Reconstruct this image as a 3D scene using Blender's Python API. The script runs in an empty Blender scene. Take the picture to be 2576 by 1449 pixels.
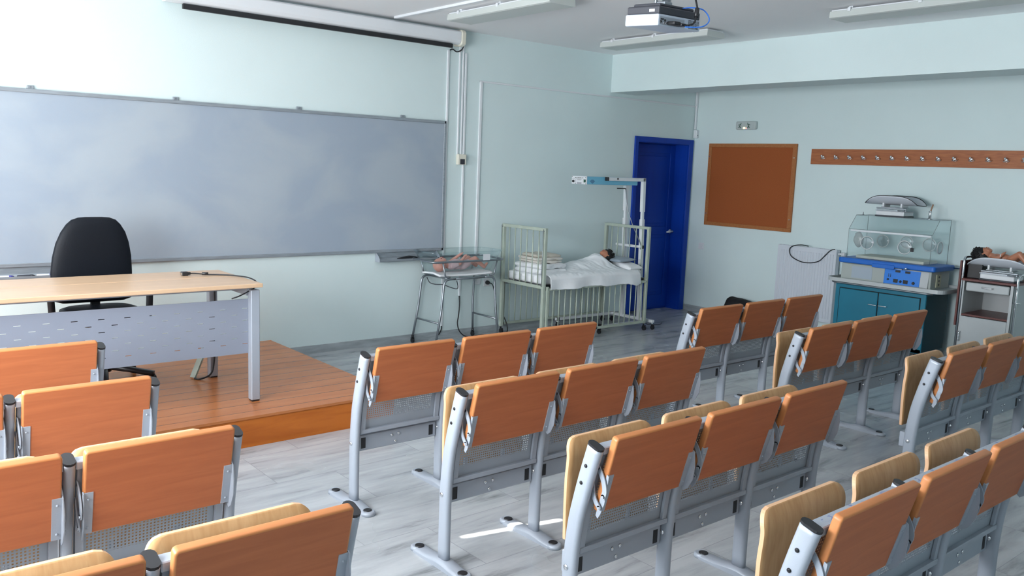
import bpy, bmesh, math, random
from mathutils import Vector, Matrix, Quaternion, noise
S = bpy.context.scene
COL = S.collection
R = random.Random(7)

# ------------------------------------------------------------------ camera
YAW, PITCH, ROLL, F = 0.69747, -0.14055, 0.03787, 2145.1
cam_d = bpy.data.cameras.new('camera'); cam = bpy.data.objects.new('camera', cam_d); COL.objects.link(cam)
f_ = Vector((math.sin(YAW)*math.cos(PITCH), math.cos(YAW)*math.cos(PITCH), math.sin(PITCH)))
r_ = Vector((math.cos(YAW), -math.sin(YAW), 0)); u_ = r_.cross(f_)
r2 = r_*math.cos(ROLL)+u_*math.sin(ROLL); u2 = -r_*math.sin(ROLL)+u_*math.cos(ROLL)
m = Matrix((r2, u2, -f_)).transposed().to_4x4(); m.translation = Vector((-8.46407, -6.73348, 1.68221)); cam.matrix_world = m
cam_d.sensor_width = 36.0; cam_d.lens = 36.0*F/2576.0; cam_d.clip_start = 0.05
S.camera = cam

# ------------------------------------------------------------------ light and exposure
S.view_settings.view_transform = 'Standard'; S.view_settings.look = 'None'
S.view_settings.gamma = 1.0; S.view_settings.exposure = 1.17; S.view_settings.use_curve_mapping = False
S.cycles.use_denoising = True; S.cycles.max_bounces = 10; S.cycles.diffuse_bounces = 6
S.cycles.transparent_max_bounces = 16; S.cycles.caustics_reflective = False; S.cycles.caustics_refractive = False
S.cycles.sample_clamp_indirect = 6.0
w = bpy.data.worlds.new('world'); S.world = w; w.use_nodes = True
w.node_tree.nodes['Background'].inputs[0].default_value = (.55, .75, 1, 1); w.node_tree.nodes['Background'].inputs[1].default_value = 1.0
LX = -9.5
WINS = [(-2.6, -.8), (-5.2, -2.985), (-8.1, -5.9)]
WPOW = [60, 128, 6]
for (ya, yb), pw in zip(WINS, WPOW):                # daylight entering at each window
    ld = bpy.data.lights.new('window_daylight', 'AREA'); ld.shape = 'RECTANGLE'; ld.size = 1.55; ld.size_y = yb-ya-.1
    ld.energy = pw; ld.color = (.93, .965, 1.0)
    lo = bpy.data.objects.new('window_daylight', ld); COL.objects.link(lo)
    lo.location = (LX+.03, (ya+yb)/2, 1.8); lo.rotation_euler = (0, math.radians(-98), 0)
sd = bpy.data.lights.new('sun', 'SUN'); sd.energy = 26; sd.angle = .006; sd.color = (1, .93, .82)
so = bpy.data.objects.new('sun', sd); COL.objects.link(so)
SUN_D = Vector((.39, -.088, -.4*math.tan(math.radians(32)))).normalized()
so.rotation_euler = SUN_D.to_track_quat('-Z', 'Y').to_euler(); so.location = (-14, -2, 5)

# ------------------------------------------------------------------ materials
MATS = {}
def lin(c): return tuple(((x/255)/12.92 if x/255 <= .04045 else ((x/255+.055)/1.055)**2.4) for x in c)+(1,)
def mat(name, rgb, rough=.5, metal=0, spec=.5, coat=0, bump=0, bscale=60, var=0, vscale=8, vmap=(1, 1, 1), emit=0):
    if name in MATS: return MATS[name]
    mt = bpy.data.materials.new(name); mt.use_nodes = True; N = mt.node_tree.nodes; L = mt.node_tree.links
    b = N['Principled BSDF']; c = lin(rgb) if max(rgb) > 1 else tuple(rgb)+(1,)
    b.inputs['Base Color'].default_value = c; b.inputs['Roughness'].default_value = rough; b.inputs['Metallic'].default_value = metal
    b.inputs['Specular IOR Level'].default_value = spec; b.inputs['Coat Weight'].default_value = coat; b.inputs['Coat Roughness'].default_value = .15
    if emit: b.inputs['Emission Color'].default_value = c; b.inputs['Emission Strength'].default_value = emit
    tc = N.new('ShaderNodeTexCoord'); mp = N.new('ShaderNodeMapping'); mp.inputs['Scale'].default_value = vmap
    L.new(tc.outputs['Object'], mp.inputs[0])
    if var:
        nz = N.new('ShaderNodeTexNoise'); nz.inputs['Scale'].default_value = vscale; nz.inputs['Detail'].default_value = 6
        L.new(mp.outputs[0], nz.inputs['Vector'])
        mr = N.new('ShaderNodeMapRange'); mr.inputs[1].default_value = .3; mr.inputs[2].default_value = .7
        mr.inputs[3].default_value = 1-var; mr.inputs[4].default_value = 1+var; L.new(nz.outputs[0], mr.inputs[0])
        mx = N.new('ShaderNodeVectorMath'); mx.operation = 'SCALE'; mx.inputs[0].default_value = c[:3]
        L.new(mr.outputs[0], mx.inputs['Scale']); L.new(mx.outputs[0], b.inputs['Base Color'])
    if bump:
        n2 = N.new('ShaderNodeTexNoise'); n2.inputs['Scale'].default_value = bscale; n2.inputs['Detail'].default_value = 3
        L.new(tc.outputs['Object'], n2.inputs['Vector'])
        bp = N.new('ShaderNodeBump'); bp.inputs['Strength'].default_value = bump; bp.inputs['Distance'].default_value = .002
        L.new(n2.outputs[0], bp.inputs['Height']); L.new(bp.outputs[0], b.inputs['Normal'])
    MATS[name] = mt; return mt
def nodes(mt): return mt.node_tree.nodes, mt.node_tree.links, mt.node_tree.nodes['Principled BSDF']
def mathn(N, L, op, a, b=None, c=None):
    n = N.new('ShaderNodeMath'); n.operation = op
    for i, v in enumerate((a, b, c)):
        if v is None: continue
        if isinstance(v, (int, float)): n.inputs[i].default_value = v
        else: L.new(v, n.inputs[i])
    return n.outputs[0]

M_wall = mat('mint_wall_paint', (.67, .785, .79), .55, bump=.25, bscale=140, var=.015, vscale=2)
M_ceil = mat('ceiling_paint', (.87, .875, .885), .8, bump=.1)
M_white = mat('white_plastic', (.72, .75, .78), .35)
M_cream = mat('cream_plastic', (.72, .70, .60), .4)
M_blk = mat('black_plastic', (.012, .013, .016), .4)
M_cable = mat('black_cable', (.01, .011, .014), .45)
M_chrome = mat('chrome', (.75, .77, .8), .18, 1)
M_steel = mat('dull_steel', (.30, .33, .36), .35, .9)
M_alu = mat('aluminium_frame', (.34, .38, .42), .4, .5, var=.12, vscale=9, vmap=(1, 8, 8))
M_grey = mat('silver_grey_paint', (.355, .395, .455), .38, .12, bump=.12, bscale=400, var=.04, vscale=5)
M_sage = mat('sage_green_enamel', (.40, .46, .39), .4, var=.08, vscale=12)
M_blue = mat('blue_door_paint', (.003, .045, .36), .45, spec=.3, var=.05, vscale=3, vmap=(6, 6, .6))
M_cork = mat('cork_surface', (.33, .085, .020), .9, bump=.5, bscale=300, var=.12, vscale=160)
M_sheet = mat('white_cotton', (.84, .86, .88), .85, bump=.3, bscale=60, var=.03, vscale=10)
M_beige = mat('beige_cotton', (.55, .52, .45), .9, bump=.4, bscale=70, var=.07, vscale=14)
M_skinp = mat('pink_vinyl_skin', (.62, .30, .24), .45, var=.05, vscale=20)
M_skinb = mat('tan_vinyl_skin', (.46, .19, .11), .4, var=.05, vscale=20)
M_hair = mat('black_doll_hair', (.006, .006, .007), .6)
M_pink = mat('pink_fabric', (.62, .42, .48), .9, bump=.3)
M_teal = mat('teal_enamel', (.006, .16, .25), .38, var=.05, vscale=6)
M_beigepl = mat('beige_enamel', (.38, .42, .40), .45)
M_offw = mat('offwhite_enamel', (.46, .49, .50), .4, var=.03)
M_bluepl = mat('blue_plastic', (.01, .13, .52), .4)
M_bluepan = mat('blue_control_face', (.01, .19, .68), .4)
M_maroon = mat('maroon_laminate', (.12, .034, .03), .4, var=.12, vscale=20, vmap=(1, 6, 1))
M_rad = mat('radiator_enamel', (.62, .66, .72), .3)
M_leather = mat('black_leatherette', (.004, .006, .010), .5, spec=.2, bump=.2, bscale=300)
M_bag = mat('black_bag_cloth', (.006, .006, .007), .7, bump=.8, bscale=30)
M_green = mat('green_pictogram', (.004, .06, .035), .5)
M_glow = mat('indicator_lamp', (255, 225, 120), .5, emit=4)
M_glowr = mat('indicator_lamp_red', (255, 120, 130), .5, emit=1.2)
M_ltblue = mat('light_blue_enamel', (.17, .48, .66), .4)
M_label = mat('paper_label', (.70, .73, .76), .6)
M_ink = mat('print_ink', (.02, .02, .025), .6)
M_skirt = mat('stone_skirting', (.36, .40, .42), .35, var=.2, vscale=5, vmap=(1, 1, 6))
M_sunblock = mat('sun_blocker_fabric', (.7, .72, .74), .8)
M_bluecab = mat('blue_cable', (.02, .16, .65), .4)
M_dk = mat('dark_grey_plastic', (.035, .038, .05), .5)
M_silver = mat('silver_plastic', (.55, .62, .72), .35, .2)
M_yel = mat('yellowed_plastic', (.50, .50, .36), .5)
M_brn = mat('brown_tube_rubber', (.30, .16, .09), .5)
M_orange = mat('orange_plastic', (.85, .16, .06), .4)
M_bluem = mat('marker_blue', (.03, .03, .25), .4)
M_hole = mat('slot_dark', (.004, .004, .005), .8)
M_light = mat('luminaire_enamel', (.56, .60, .58), .4)

def acrylic(name, tint, gl, rough=.05):
    mt = bpy.data.materials.new(name); mt.use_nodes = True; N = mt.node_tree.nodes; L = mt.node_tree.links
    N.remove(N['Principled BSDF']); out = N['Material Output']
    t = N.new('ShaderNodeBsdfTransparent'); t.inputs[0].default_value = tint+(1,)
    g = N.new('ShaderNodeBsdfGlossy'); g.inputs['Roughness'].default_value = rough; g.inputs[0].default_value = (.9, .95, 1, 1)
    lw = N.new('ShaderNodeLayerWeight'); lw.inputs[0].default_value = .5
    fc = mathn(N, L, 'MULTIPLY_ADD', mathn(N, L, 'POWER', lw.outputs['Facing'], 4.0), .45, gl)
    mx = N.new('ShaderNodeMixShader'); L.new(fc, mx.inputs[0]); L.new(t.outputs[0], mx.inputs[1]); L.new(g.outputs[0], mx.inputs[2])
    L.new(mx.outputs[0], out.inputs[0]); return mt
M_acr = acrylic('clear_acrylic', (.955, .975, .975), .035)
M_acr2 = acrylic('port_acrylic', (.82, .84, .84), .12, .2)
M_bagpl = mat('crumpled_clear_plastic', (.42, .44, .44), .25, bump=1, bscale=40)

def wood(name, c1, c2, rough, scale=(1, 1, 1), coat=0, wscale=3.0, dist=3.0, knots=0):
    mt = mat(name, c1, rough, spec=.35, coat=coat); N, L, b = nodes(mt)
    tc = N.new('ShaderNodeTexCoord'); mp = N.new('ShaderNodeMapping'); mp.inputs['Scale'].default_value = scale
    L.new(tc.outputs['Object'], mp.inputs[0])
    nz = N.new('ShaderNodeTexNoise'); nz.inputs['Scale'].default_value = wscale; nz.inputs['Detail'].default_value = 8; nz.inputs['Distortion'].default_value = dist
    L.new(mp.outputs[0], nz.inputs['Vector'])
    cr = N.new('ShaderNodeValToRGB'); cr.color_ramp.elements[0].position = .35; cr.color_ramp.elements[1].position = .68
    cr.color_ramp.elements[0].color = c2+(1,); cr.color_ramp.elements[1].color = c1+(1,)
    L.new(nz.outputs[0], cr.inputs[0]); L.new(cr.outputs[0], b.inputs['Base Color']); return mt
M_panel = wood('cherry_laminate', (.50, .155, .060), (.43, .130, .050), .5, (1.6, 1, 22), wscale=2.2, dist=.7)
M_edge = wood('cherry_edge', (.54, .215, .078), (.47, .175, .060), .38, (2, 8, 8), wscale=2, dist=.5)
M_ply = wood('beech_plywood', (.64, .385, .18), (.54, .30, .125), .42, (6, 1, 1.2), coat=.15, wscale=9, dist=.4)
M_plyedge = mat('plywood_edge', (.62, .38, .22), .5)
M_desktop = wood('maple_desktop', (.62, .43, .28), (.56, .38, .24), .33, (1, 14, 1), coat=.2, wscale=2, dist=.5)
M_corkfr = wood('oak_frame', (.42, .165, .055), (.35, .125, .04), .5, (3, 3, 3), wscale=8)
M_rackw = wood('rack_wood', (.45, .155, .058), (.34, .108, .042), .45, (1, 1.2, 14), wscale=2.5)

# stone floor: pale grey marble slabs with darker streaks running across
M_floor = mat('marble_floor', (.42, .46, .50), .2, spec=.5)
N, L, b = nodes(M_floor)
tc = N.new('ShaderNodeTexCoord')
br = N.new('ShaderNodeTexBrick'); br.inputs['Scale'].default_value = 1; br.inputs['Mortar Size'].default_value = .0018; br.inputs['Mortar Smooth'].default_value = .3
br.inputs['Brick Width'].default_value = .9; br.inputs['Row Height'].default_value = .45; br.inputs['Bias'].default_value = 0
br.inputs['Color1'].default_value = (0, 0, 0, 1); br.inputs['Color2'].default_value = (1, 1, 1, 1); br.inputs['Mortar'].default_value = (.5, .5, .5, 1); br.offset = .37
L.new(tc.outputs['Object'], br.inputs['Vector'])
sc = N.new('ShaderNodeVectorMath'); sc.operation = 'SCALE'; L.new(br.outputs['Color'], sc.inputs[0]); sc.inputs['Scale'].default_value = 7.3
ad = N.new('ShaderNodeVectorMath'); ad.operation = 'ADD'; L.new(tc.outputs['Object'], ad.inputs[0]); L.new(sc.outputs[0], ad.inputs[1])
mp = N.new('ShaderNodeMapping'); mp.inputs['Scale'].default_value = (.55, 3.2, 1); mp.inputs['Rotation'].default_value = (0, 0, .14); L.new(ad.outputs[0], mp.inputs[0])
n1 = N.new('ShaderNodeTexNoise'); n1.inputs['Scale'].default_value = 3.2; n1.inputs['Detail'].default_value = 9; n1.inputs['Roughness'].default_value = .62; n1.inputs['Distortion'].default_value = .35
L.new(mp.outputs[0], n1.inputs['Vector'])
cr = N.new('ShaderNodeValToRGB'); e = cr.color_ramp.elements
e[0].position = .30; e[0].color = (.19, .205, .215, 1); e[1].position = .62; e[1].color = (.455, .48, .50, 1)
x = e.new(.43); x.color = (.37, .395, .415, 1)
L.new(n1.outputs[0], cr.inputs[0])
mx = N.new('ShaderNodeMix'); mx.data_type = 'RGBA'; L.new(br.outputs['Fac'], mx.inputs[0]); L.new(cr.outputs[0], mx.inputs[6]); mx.inputs[7].default_value = (.27, .29, .31, 1)
L.new(mx.outputs[2], b.inputs['Base Color'])
n3 = N.new('ShaderNodeTexNoise'); n3.inputs['Scale'].default_value = 2.5; L.new(tc.outputs['Object'], n3.inputs['Vector'])
mr = N.new('ShaderNodeMapRange'); mr.inputs[3].default_value = .16; mr.inputs[4].default_value = .34; L.new(n3.outputs[0], mr.inputs[0]); L.new(mr.outputs[0], b.inputs['Roughness'])

# varnished pine boards running along x
def boards(name, c1, c2, wd, axis, rough):
    mt = mat(name, c1, rough, spec=.22, coat=.03); N, L, b = nodes(mt)
    tc = N.new('ShaderNodeTexCoord'); sp = N.new('ShaderNodeSeparateXYZ'); L.new(tc.outputs['Object'], sp.inputs[0])
    v = mathn(N, L, 'MULTIPLY_ADD', sp.outputs[axis], 1/wd, .25); fr = mathn(N, L, 'FRACT', v); fl = mathn(N, L, 'FLOOR', v)
    gap = mathn(N, L, 'LESS_THAN', mathn(N, L, 'ABSOLUTE', mathn(N, L, 'SUBTRACT', fr, .5)), .478)
    cb = N.new('ShaderNodeCombineXYZ'); L.new(mathn(N, L, 'MULTIPLY', sp.outputs[0], 1.1), cb.inputs[0])
    L.new(mathn(N, L, 'MULTIPLY', sp.outputs[1], 5), cb.inputs[1]); L.new(mathn(N, L, 'ADD', mathn(N, L, 'MULTIPLY', fl, 3.7), mathn(N, L, 'MULTIPLY', sp.outputs[2], 9)), cb.inputs[2])
    nz = N.new('ShaderNodeTexNoise'); nz.inputs['Scale'].default_value = 1.6; nz.inputs['Detail'].default_value = 8; nz.inputs['Distortion'].default_value = .8; L.new(cb.outputs[0], nz.inputs['Vector'])
    cr = N.new('ShaderNodeValToRGB'); cr.color_ramp.elements[0].position = .3; cr.color_ramp.elements[0].color = c2+(1,); cr.color_ramp.elements[1].position = .6; cr.color_ramp.elements[1].color = c1+(1,)
    L.new(nz.outputs[0], cr.inputs[0])
    kn = N.new('ShaderNodeTexVoronoi'); kn.inputs['Scale'].default_value = 2.2; L.new(tc.outputs['Object'], kn.inputs['Vector'])
    km = N.new('ShaderNodeMapRange'); km.inputs[1].default_value = .025; km.inputs[2].default_value = .06; km.inputs[3].default_value = .25; km.inputs[4].default_value = 1; L.new(kn.outputs['Distance'], km.inputs[0])
    mx = N.new('ShaderNodeMix'); mx.data_type = 'RGBA'; mx.blend_type = 'MULTIPLY'; mx.inputs[0].default_value = 1
    L.new(cr.outputs[0], mx.inputs[6]); L.new(mathn(N, L, 'MULTIPLY', km.outputs[0], mathn(N, L, 'MAXIMUM', gap, .3)), mx.inputs[7])
    L.new(mx.outputs[2], b.inputs['Base Color']); return mt
M_deck = boards('pine_boards', (.48, .175, .060), (.41, .142, .047), .15, 1, .25)
M_fascia = boards('pine_fascia', (.52, .150, .024), (.38, .095, .014), 2.0, 2, .3)

# whiteboard: bluish ghosting of wiped ink
M_wb = mat('whiteboard_enamel', (.42, .47, .54), .3); N, L, b = nodes(M_wb)
tc = N.new('ShaderNodeTexCoord'); mp = N.new('ShaderNodeMapping'); mp.inputs['Scale'].default_value = (.9, 1, 1.3); mp.inputs['Rotation'].default_value = (0, .35, 0); L.new(tc.outputs['Object'], mp.inputs[0])
nz = N.new('ShaderNodeTexNoise'); nz.inputs['Scale'].default_value = 1.5; nz.inputs['Detail'].default_value = 8; nz.inputs['Distortion'].default_value = .5; L.new(mp.outputs[0], nz.inputs['Vector'])
cr = N.new('ShaderNodeValToRGB'); cr.color_ramp.elements[0].position = .40; cr.color_ramp.elements[0].color = (.315, .375, .45, 1); cr.color_ramp.elements[1].position = .58; cr.color_ramp.elements[1].color = (.365, .42, .475, 1)
L.new(nz.outputs[0], cr.inputs[0]); L.new(cr.outputs[0], b.inputs['Base Color'])

# perforated sheet: holes cut by a grid in the bench's own coordinates
M_perf = mat('perforated_steel', (.34, .385, .44), .42, .25); N, L, b = nodes(M_perf)
tc = N.new('ShaderNodeTexCoord'); sp = N.new('ShaderNodeSeparateXYZ'); L.new(tc.outputs['Object'], sp.inputs[0])
xm = mathn(N, L, 'MODULO', mathn(N, L, 'ADD', sp.outputs[0], 5.05), .505)
def cell(v, p): return mathn(N, L, 'ABSOLUTE', mathn(N, L, 'SUBTRACT', mathn(N, L, 'FRACT', mathn(N, L, 'DIVIDE', v, p)), .5))
hx = mathn(N, L, 'LESS_THAN', cell(sp.outputs[0], .0112), .24); hz = mathn(N, L, 'LESS_THAN', cell(sp.outputs[2], .0108), .24)
ok = mathn(N, L, 'MULTIPLY', mathn(N, L, 'GREATER_THAN', xm, .055), mathn(N, L, 'LESS_THAN', xm, .435))
ok = mathn(N, L, 'MULTIPLY', ok, mathn(N, L, 'MULTIPLY', mathn(N, L, 'GREATER_THAN', sp.outputs[2], .428), mathn(N, L, 'LESS_THAN', sp.outputs[2], .745)))
h = mathn(N, L, 'MULTIPLY', mathn(N, L, 'MULTIPLY', hx, hz), ok)
L.new(mathn(N, L, 'SUBTRACT', 1, h), b.inputs['Alpha'])
# rail with blue ink scribbles
M_ink_rail = mat('scribbled_grey_paint', (.40, .46, .54), .38, .25); N, L, b = nodes(M_ink_rail)
tc = N.new('ShaderNodeTexCoord'); mp = N.new('ShaderNodeMapping'); mp.inputs['Scale'].default_value = (13, 34, 1); L.new(tc.outputs['Object'], mp.inputs[0])
nz = N.new('ShaderNodeTexNoise'); nz.inputs['Scale'].default_value = 1.1; nz.inputs['Detail'].default_value = 4; nz.inputs['Distortion'].default_value = 2; L.new(mp.outputs[0], nz.inputs['Vector'])
cr = N.new('ShaderNodeValToRGB'); cr.color_ramp.elements[0].position = .55; cr.color_ramp.elements[0].color = (.36, .41, .47, 1); cr.color_ramp.elements[1].position = .68; cr.color_ramp.elements[1].color = (.14, .18, .38, 1)
L.new(nz.outputs[0], cr.inputs[0]); L.new(cr.outputs[0], b.inputs['Base Color'])

# ------------------------------------------------------------------ mesh helpers
class MB:
    def __init__(s): s.bm = bmesh.new(); s.mats = []; s.mi = 0
    def use(s, mt):
        if mt not in s.mats: s.mats.append(mt)
        s.mi = s.mats.index(mt); return s
    def _add(s, t, M=None, smooth=False):
        if M is not None: bmesh.ops.transform(t, matrix=M, verts=t.verts)
        vm = {v: s.bm.verts.new(v.co) for v in t.verts}
        for f in t.faces:
            try: nf = s.bm.faces.new([vm[v] for v in f.verts])
            except ValueError: continue
            nf.material_index = s.mi if f.material_index == 0 else f.material_index; nf.smooth = f.smooth or smooth
        t.free(); return s
    def box(s, x0, x1, y0, y1, z0, z1, bev=0, seg=2, M=None):
        t = bmesh.new(); bmesh.ops.create_cube(t, size=1)
        bmesh.ops.transform(t, matrix=Matrix.Translation(((x0+x1)/2, (y0+y1)/2, (z0+z1)/2)) @ Matrix.Diagonal((abs(x1-x0), abs(y1-y0), abs(z1-z0), 1)), verts=t.verts)
        if bev: bmesh.ops.bevel(t, geom=list(t.edges), offset=min(bev, .49*min(abs(x1-x0), abs(y1-y0), abs(z1-z0))), segments=seg, profile=.5, affect='EDGES', clamp_overlap=True)
        return s._add(t, M, False)
    def sweep(s, pts, prof, closed=False, up=None, smooth=True, caps=True):
        """prof: list of (a,b) offsets; frame by parallel transport, or fixed 'up' axis for b"""
        P = [Vector(p) for p in pts]; n = len(P); t = bmesh.new(); rings = []; pn = None
        for i in range(n):
            d = (P[(i+1) % n]-P[i-1]) if closed else (P[min(i+1, n-1)]-P[max(i-1, 0)])
            d.normalize()
            if up is not None: a = Vector(up).cross(d).normalized(); bb = d.cross(a)
            else:
                if pn is None: pn = Vector((0, 0, 1)) if abs(d.z) < .9 else Vector((1, 0, 0))
                a = pn.cross(d).normalized(); bb = d.cross(a).normalized(); pn = bb
            rings.append([t.verts.new(P[i]+a*q[0]+bb*q[1]) for q in prof])
        k = len(prof)
        for i in range(n if closed else n-1):
            A, B = rings[i], rings[(i+1) % n]
            for j in range(k):
                f = t.faces.new((A[j], A[(j+1) % k], B[(j+1) % k], B[j])); f.smooth = smooth
        if caps and not closed: t.faces.new(rings[0][::-1]); t.faces.new(rings[-1])
        bmesh.ops.recalc_face_normals(t, faces=t.faces)
        return s._add(t)
    def tube(s, pts, r, n=10, closed=False, smooth_path=0):
        if smooth_path: pts = catmull(pts, smooth_path, closed)
        return s.sweep(pts, [(r*math.cos(2*math.pi*i/n), r*math.sin(2*math.pi*i/n)) for i in range(n)], closed)
    def bar(s, a, b, wx, wy=None):
        wy = wy or wx; return s.sweep([a, b], [(-wx/2, -wy/2), (wx/2, -wy/2), (wx/2, wy/2), (-wx/2, wy/2)], smooth=False)
    def prism(s, poly, axis, a, b, bev=0, M=None, smooth=False):
        t = bmesh.new()
        def P(p, c): return {'x': (c, p[0], p[1]), 'y': (p[0], c, p[1]), 'z': (p[0], p[1], c)}[axis]
        A = [t.verts.new(P(p, a)) for p in poly]; B = [t.verts.new(P(p, b)) for p in poly]; k = len(poly)
        t.faces.new(A); t.faces.new(B[::-1])
        for j in range(k): t.faces.new((A[j], B[j], B[(j+1) % k], A[(j+1) % k])).smooth = smooth
        bmesh.ops.recalc_face_normals(t, faces=t.faces)
        if bev: bmesh.ops.bevel(t, geom=[e for e in t.edges if e.is_manifold and e.calc_face_angle() > .5], offset=bev, segments=2, profile=.5, affect='EDGES', clamp_overlap=True)
        return s._add(t, M)
    def lathe(s, prof, c, axis='z', n=20):
        t = bmesh.new(); rings = []
        for r, h in prof:
            ring = []
            for i in range(n):
                a = 2*math.pi*i/n; q = (r*math.cos(a), r*math.sin(a))
                ring.append(t.verts.new({'z': (q[0], q[1], h), 'x': (h, q[0], q[1]), 'y': (q[0], h, q[1])}[axis]))
            rings.append(ring)
        for A, B in zip(rings, rings[1:]):
            for j in range(n): t.faces.new((A[j], A[(j+1) % n], B[(j+1) % n], B[j])).smooth = True
        t.faces.new(rings[0][::-1]); t.faces.new(rings[-1]); bmesh.ops.recalc_face_normals(t, faces=t.faces)
        return s._add(t, Matrix.Translation(c))
    def cyl(s, c, r, h, axis='z', n=16): return s.lathe([(r, 0), (r, h)], c, axis, n)
    def ell(s, c, rad, sub=3, M=None):
        t = bmesh.new(); bmesh.ops.create_icosphere(t, subdivisions=sub, radius=1)
        T = Matrix.Translation(c) @ (M if M is not None else Matrix()) @ Matrix.Diagonal(tuple(rad)+(1,))
        bmesh.ops.transform(t, matrix=T, verts=t.verts); return s._add(t, None, True)
    def loft(s, secs, n=24, ex=2.0):
        """secs: (cx,cy,z,rx,ry)"""
        t = bmesh.new(); rings = []
        for cx, cy, z, rx, ry in secs:
            ring = []
            for i in range(n):
                a = 2*math.pi*i/n; c, d = math.cos(a), math.sin(a)
                ring.append(t.verts.new((cx+rx*math.copysign(abs(c)**(2/ex), c), cy+ry*math.copysign(abs(d)**(2/ex), d), z)))
            rings.append(ring)
        for A, B in zip(rings, rings[1:]):
            for j in range(n): t.faces.new((A[j], A[(j+1) % n], B[(j+1) % n], B[j])).smooth = True
        t.faces.new(rings[0][::-1]); t.faces.new(rings[-1]); bmesh.ops.recalc_face_normals(t, faces=t.faces)
        return s._add(t)
    def grid(s, nu, nv, fn, thick=0):
        t = bmesh.new(); V = [[t.verts.new(fn(i/nu, j/nv)) for j in range(nv+1)] for i in range(nu+1)]
        for i in range(nu):
            for j in range(nv): t.faces.new((V[i][j], V[i+1][j], V[i+1][j+1], V[i][j+1])).smooth = True
        if thick:
            bmesh.ops.recalc_face_normals(t, faces=t.faces); bmesh.ops.solidify(t, geom=list(t.faces), thickness=thick)
            for f in t.faces: f.smooth = True
        return s._add(t)
    def build(s, name, mt=None, parent=None, loc=None):
        me = bpy.data.meshes.new(name); s.bm.normal_update()
        ml = s.mats if s.mats else [mt]
        for q in ml: me.materials.append(q)
        s.bm.to_mesh(me); s.bm.free(); me.validate()
        o = bpy.data.objects.new(name, me); COL.objects.link(o)
        if parent is not None: o.parent = parent
        if loc: o.location = loc
        return o
def catmull(pts, k, closed=False):
    P = [Vector(p) for p in pts]; n = len(P); out = []
    g = (lambda i: P[i % n]) if closed else (lambda i: P[max(0, min(n-1, i))])
    for i in range(n if closed else n-1):
        a, b, c, d = g(i-1), g(i), g(i+1), g(i+2)
        for j in range(k):
            t = j/k; out.append(.5*((2*b)+(c-a)*t+(2*a-5*b+4*c-d)*t*t+(3*b-a-3*c+d)*t**3))
    if not closed: out.append(P[-1])
    return out
def round_path(pts, r, closed=False, k=5):
    P = [Vector(p) for p in pts]; n = len(P); out = []
    for i in range(n):
        if not closed and i in (0, n-1): out.append(P[i]); continue
        a, b, c = P[i-1], P[i], P[(i+1) % n]; d1 = (a-b); d2 = (c-b); rr = min(r, d1.length*.49, d2.length*.49)
        p, q = b+d1.normalized()*rr, b+d2.normalized()*rr
        for j in range(k+1): t = j/k; out.append(p*(1-t)**2+b*2*t*(1-t)+q*t*t)
    return out
def stadium(hx, hy, n=6):
    """stadium with long axis b (hy) and width a (hx)"""
    pr = []
    for i in range(n+1): a = math.pi*i/n; pr.append((hx*math.cos(a), hy-hx+hx*math.sin(a)))
    for i in range(n+1): a = math.pi+math.pi*i/n; pr.append((hx*math.cos(a), -(hy-hx)+hx*math.sin(a)))
    return pr
def tag(o, label, cat, group=None, kind=None):
    o['label'] = label; o['category'] = cat
    if group: o['group'] = group
    if kind: o['kind'] = kind
    return o
def thing(name, label, cat, loc=(0, 0, 0), rz=0, group=None):
    o = bpy.data.objects.new(name, None); COL.objects.link(o); o.location = loc; o.rotation_euler = (0, 0, rz)
    return tag(o, label, cat, group)
def struct(name, mb, mt=None, parent=None, label=None):
    o = mb.build(name, mt, parent)
    if parent is None: o['kind'] = 'structure'
    if label: o['label'] = label
    return o
def copy_tree(o, parent=None, skip=()):
    c = o.copy(); COL.objects.link(c)
    if parent is not None: c.parent = parent
    for ch in list(o.children):
        if ch.name.split('.')[0] not in skip: copy_tree(ch, c, skip)
    return c
def text(name, body, size, mt, parent, M, ext=.0006):
    cu = bpy.data.curves.new(name, 'FONT'); cu.body = body; cu.size = size; cu.extrude = ext; cu.align_x = 'CENTER'; cu.align_y = 'CENTER'
    cu.materials.append(mt); o = bpy.data.objects.new(name, cu); COL.objects.link(o); me = bpy.data.meshes.new_from_object(o); bpy.data.objects.remove(o); me.materials.clear(); me.materials.append(mt)
    o = bpy.data.objects.new(name, me); COL.objects.link(o); o.parent = parent; o.matrix_local = M; return o
def rotM(ax, deg): return Matrix.Rotation(math.radians(deg), 4, ax)
FACE_Y = rotM('X', 90)                       # text readable from -y
FACE_X = rotM('Z', -90) @ rotM('X', 90)      # text readable from -x

# ------------------------------------------------------------------ the room
ZC = 2.944
mb = MB(); mb.box(-9.8, .3, -9.6, .4, -.1, 0); struct('floor', mb, M_floor)
mb = MB(); mb.box(-9.8, .3, -9.6, .4, ZC, ZC+.15); struct('ceiling', mb, M_ceil)
mb = MB(); mb.box(-9.7, -1.02, 0, .34, 0, ZC); mb.box(-1.02, -.109, 0, .34, 2.03, ZC); mb.box(-.109, .2, 0, .34, 0, ZC); struct('wall_front', mb, M_wall)
mb = MB(); mb.box(0, .2, -9.6, 0, 0, ZC); struct('wall_right', mb, M_wall)
mb = MB(); mb.box(-9.7, .2, -9.6, -9.4, 0, ZC); struct('wall_back', mb, M_wall)
mb = MB(); Y = [-9.6]+[v for w_ in sorted(WINS) for v in w_]+[0]
for i in range(0, len(Y), 2): mb.box(LX-.2, LX, Y[i], Y[i+1], 0, ZC)
for a, c in WINS: mb.box(LX-.2, LX, a, c, 0, .95); mb.box(LX-.2, LX, a, c, 2.65, ZC)
struct('wall_left', mb, M_wall)
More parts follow.
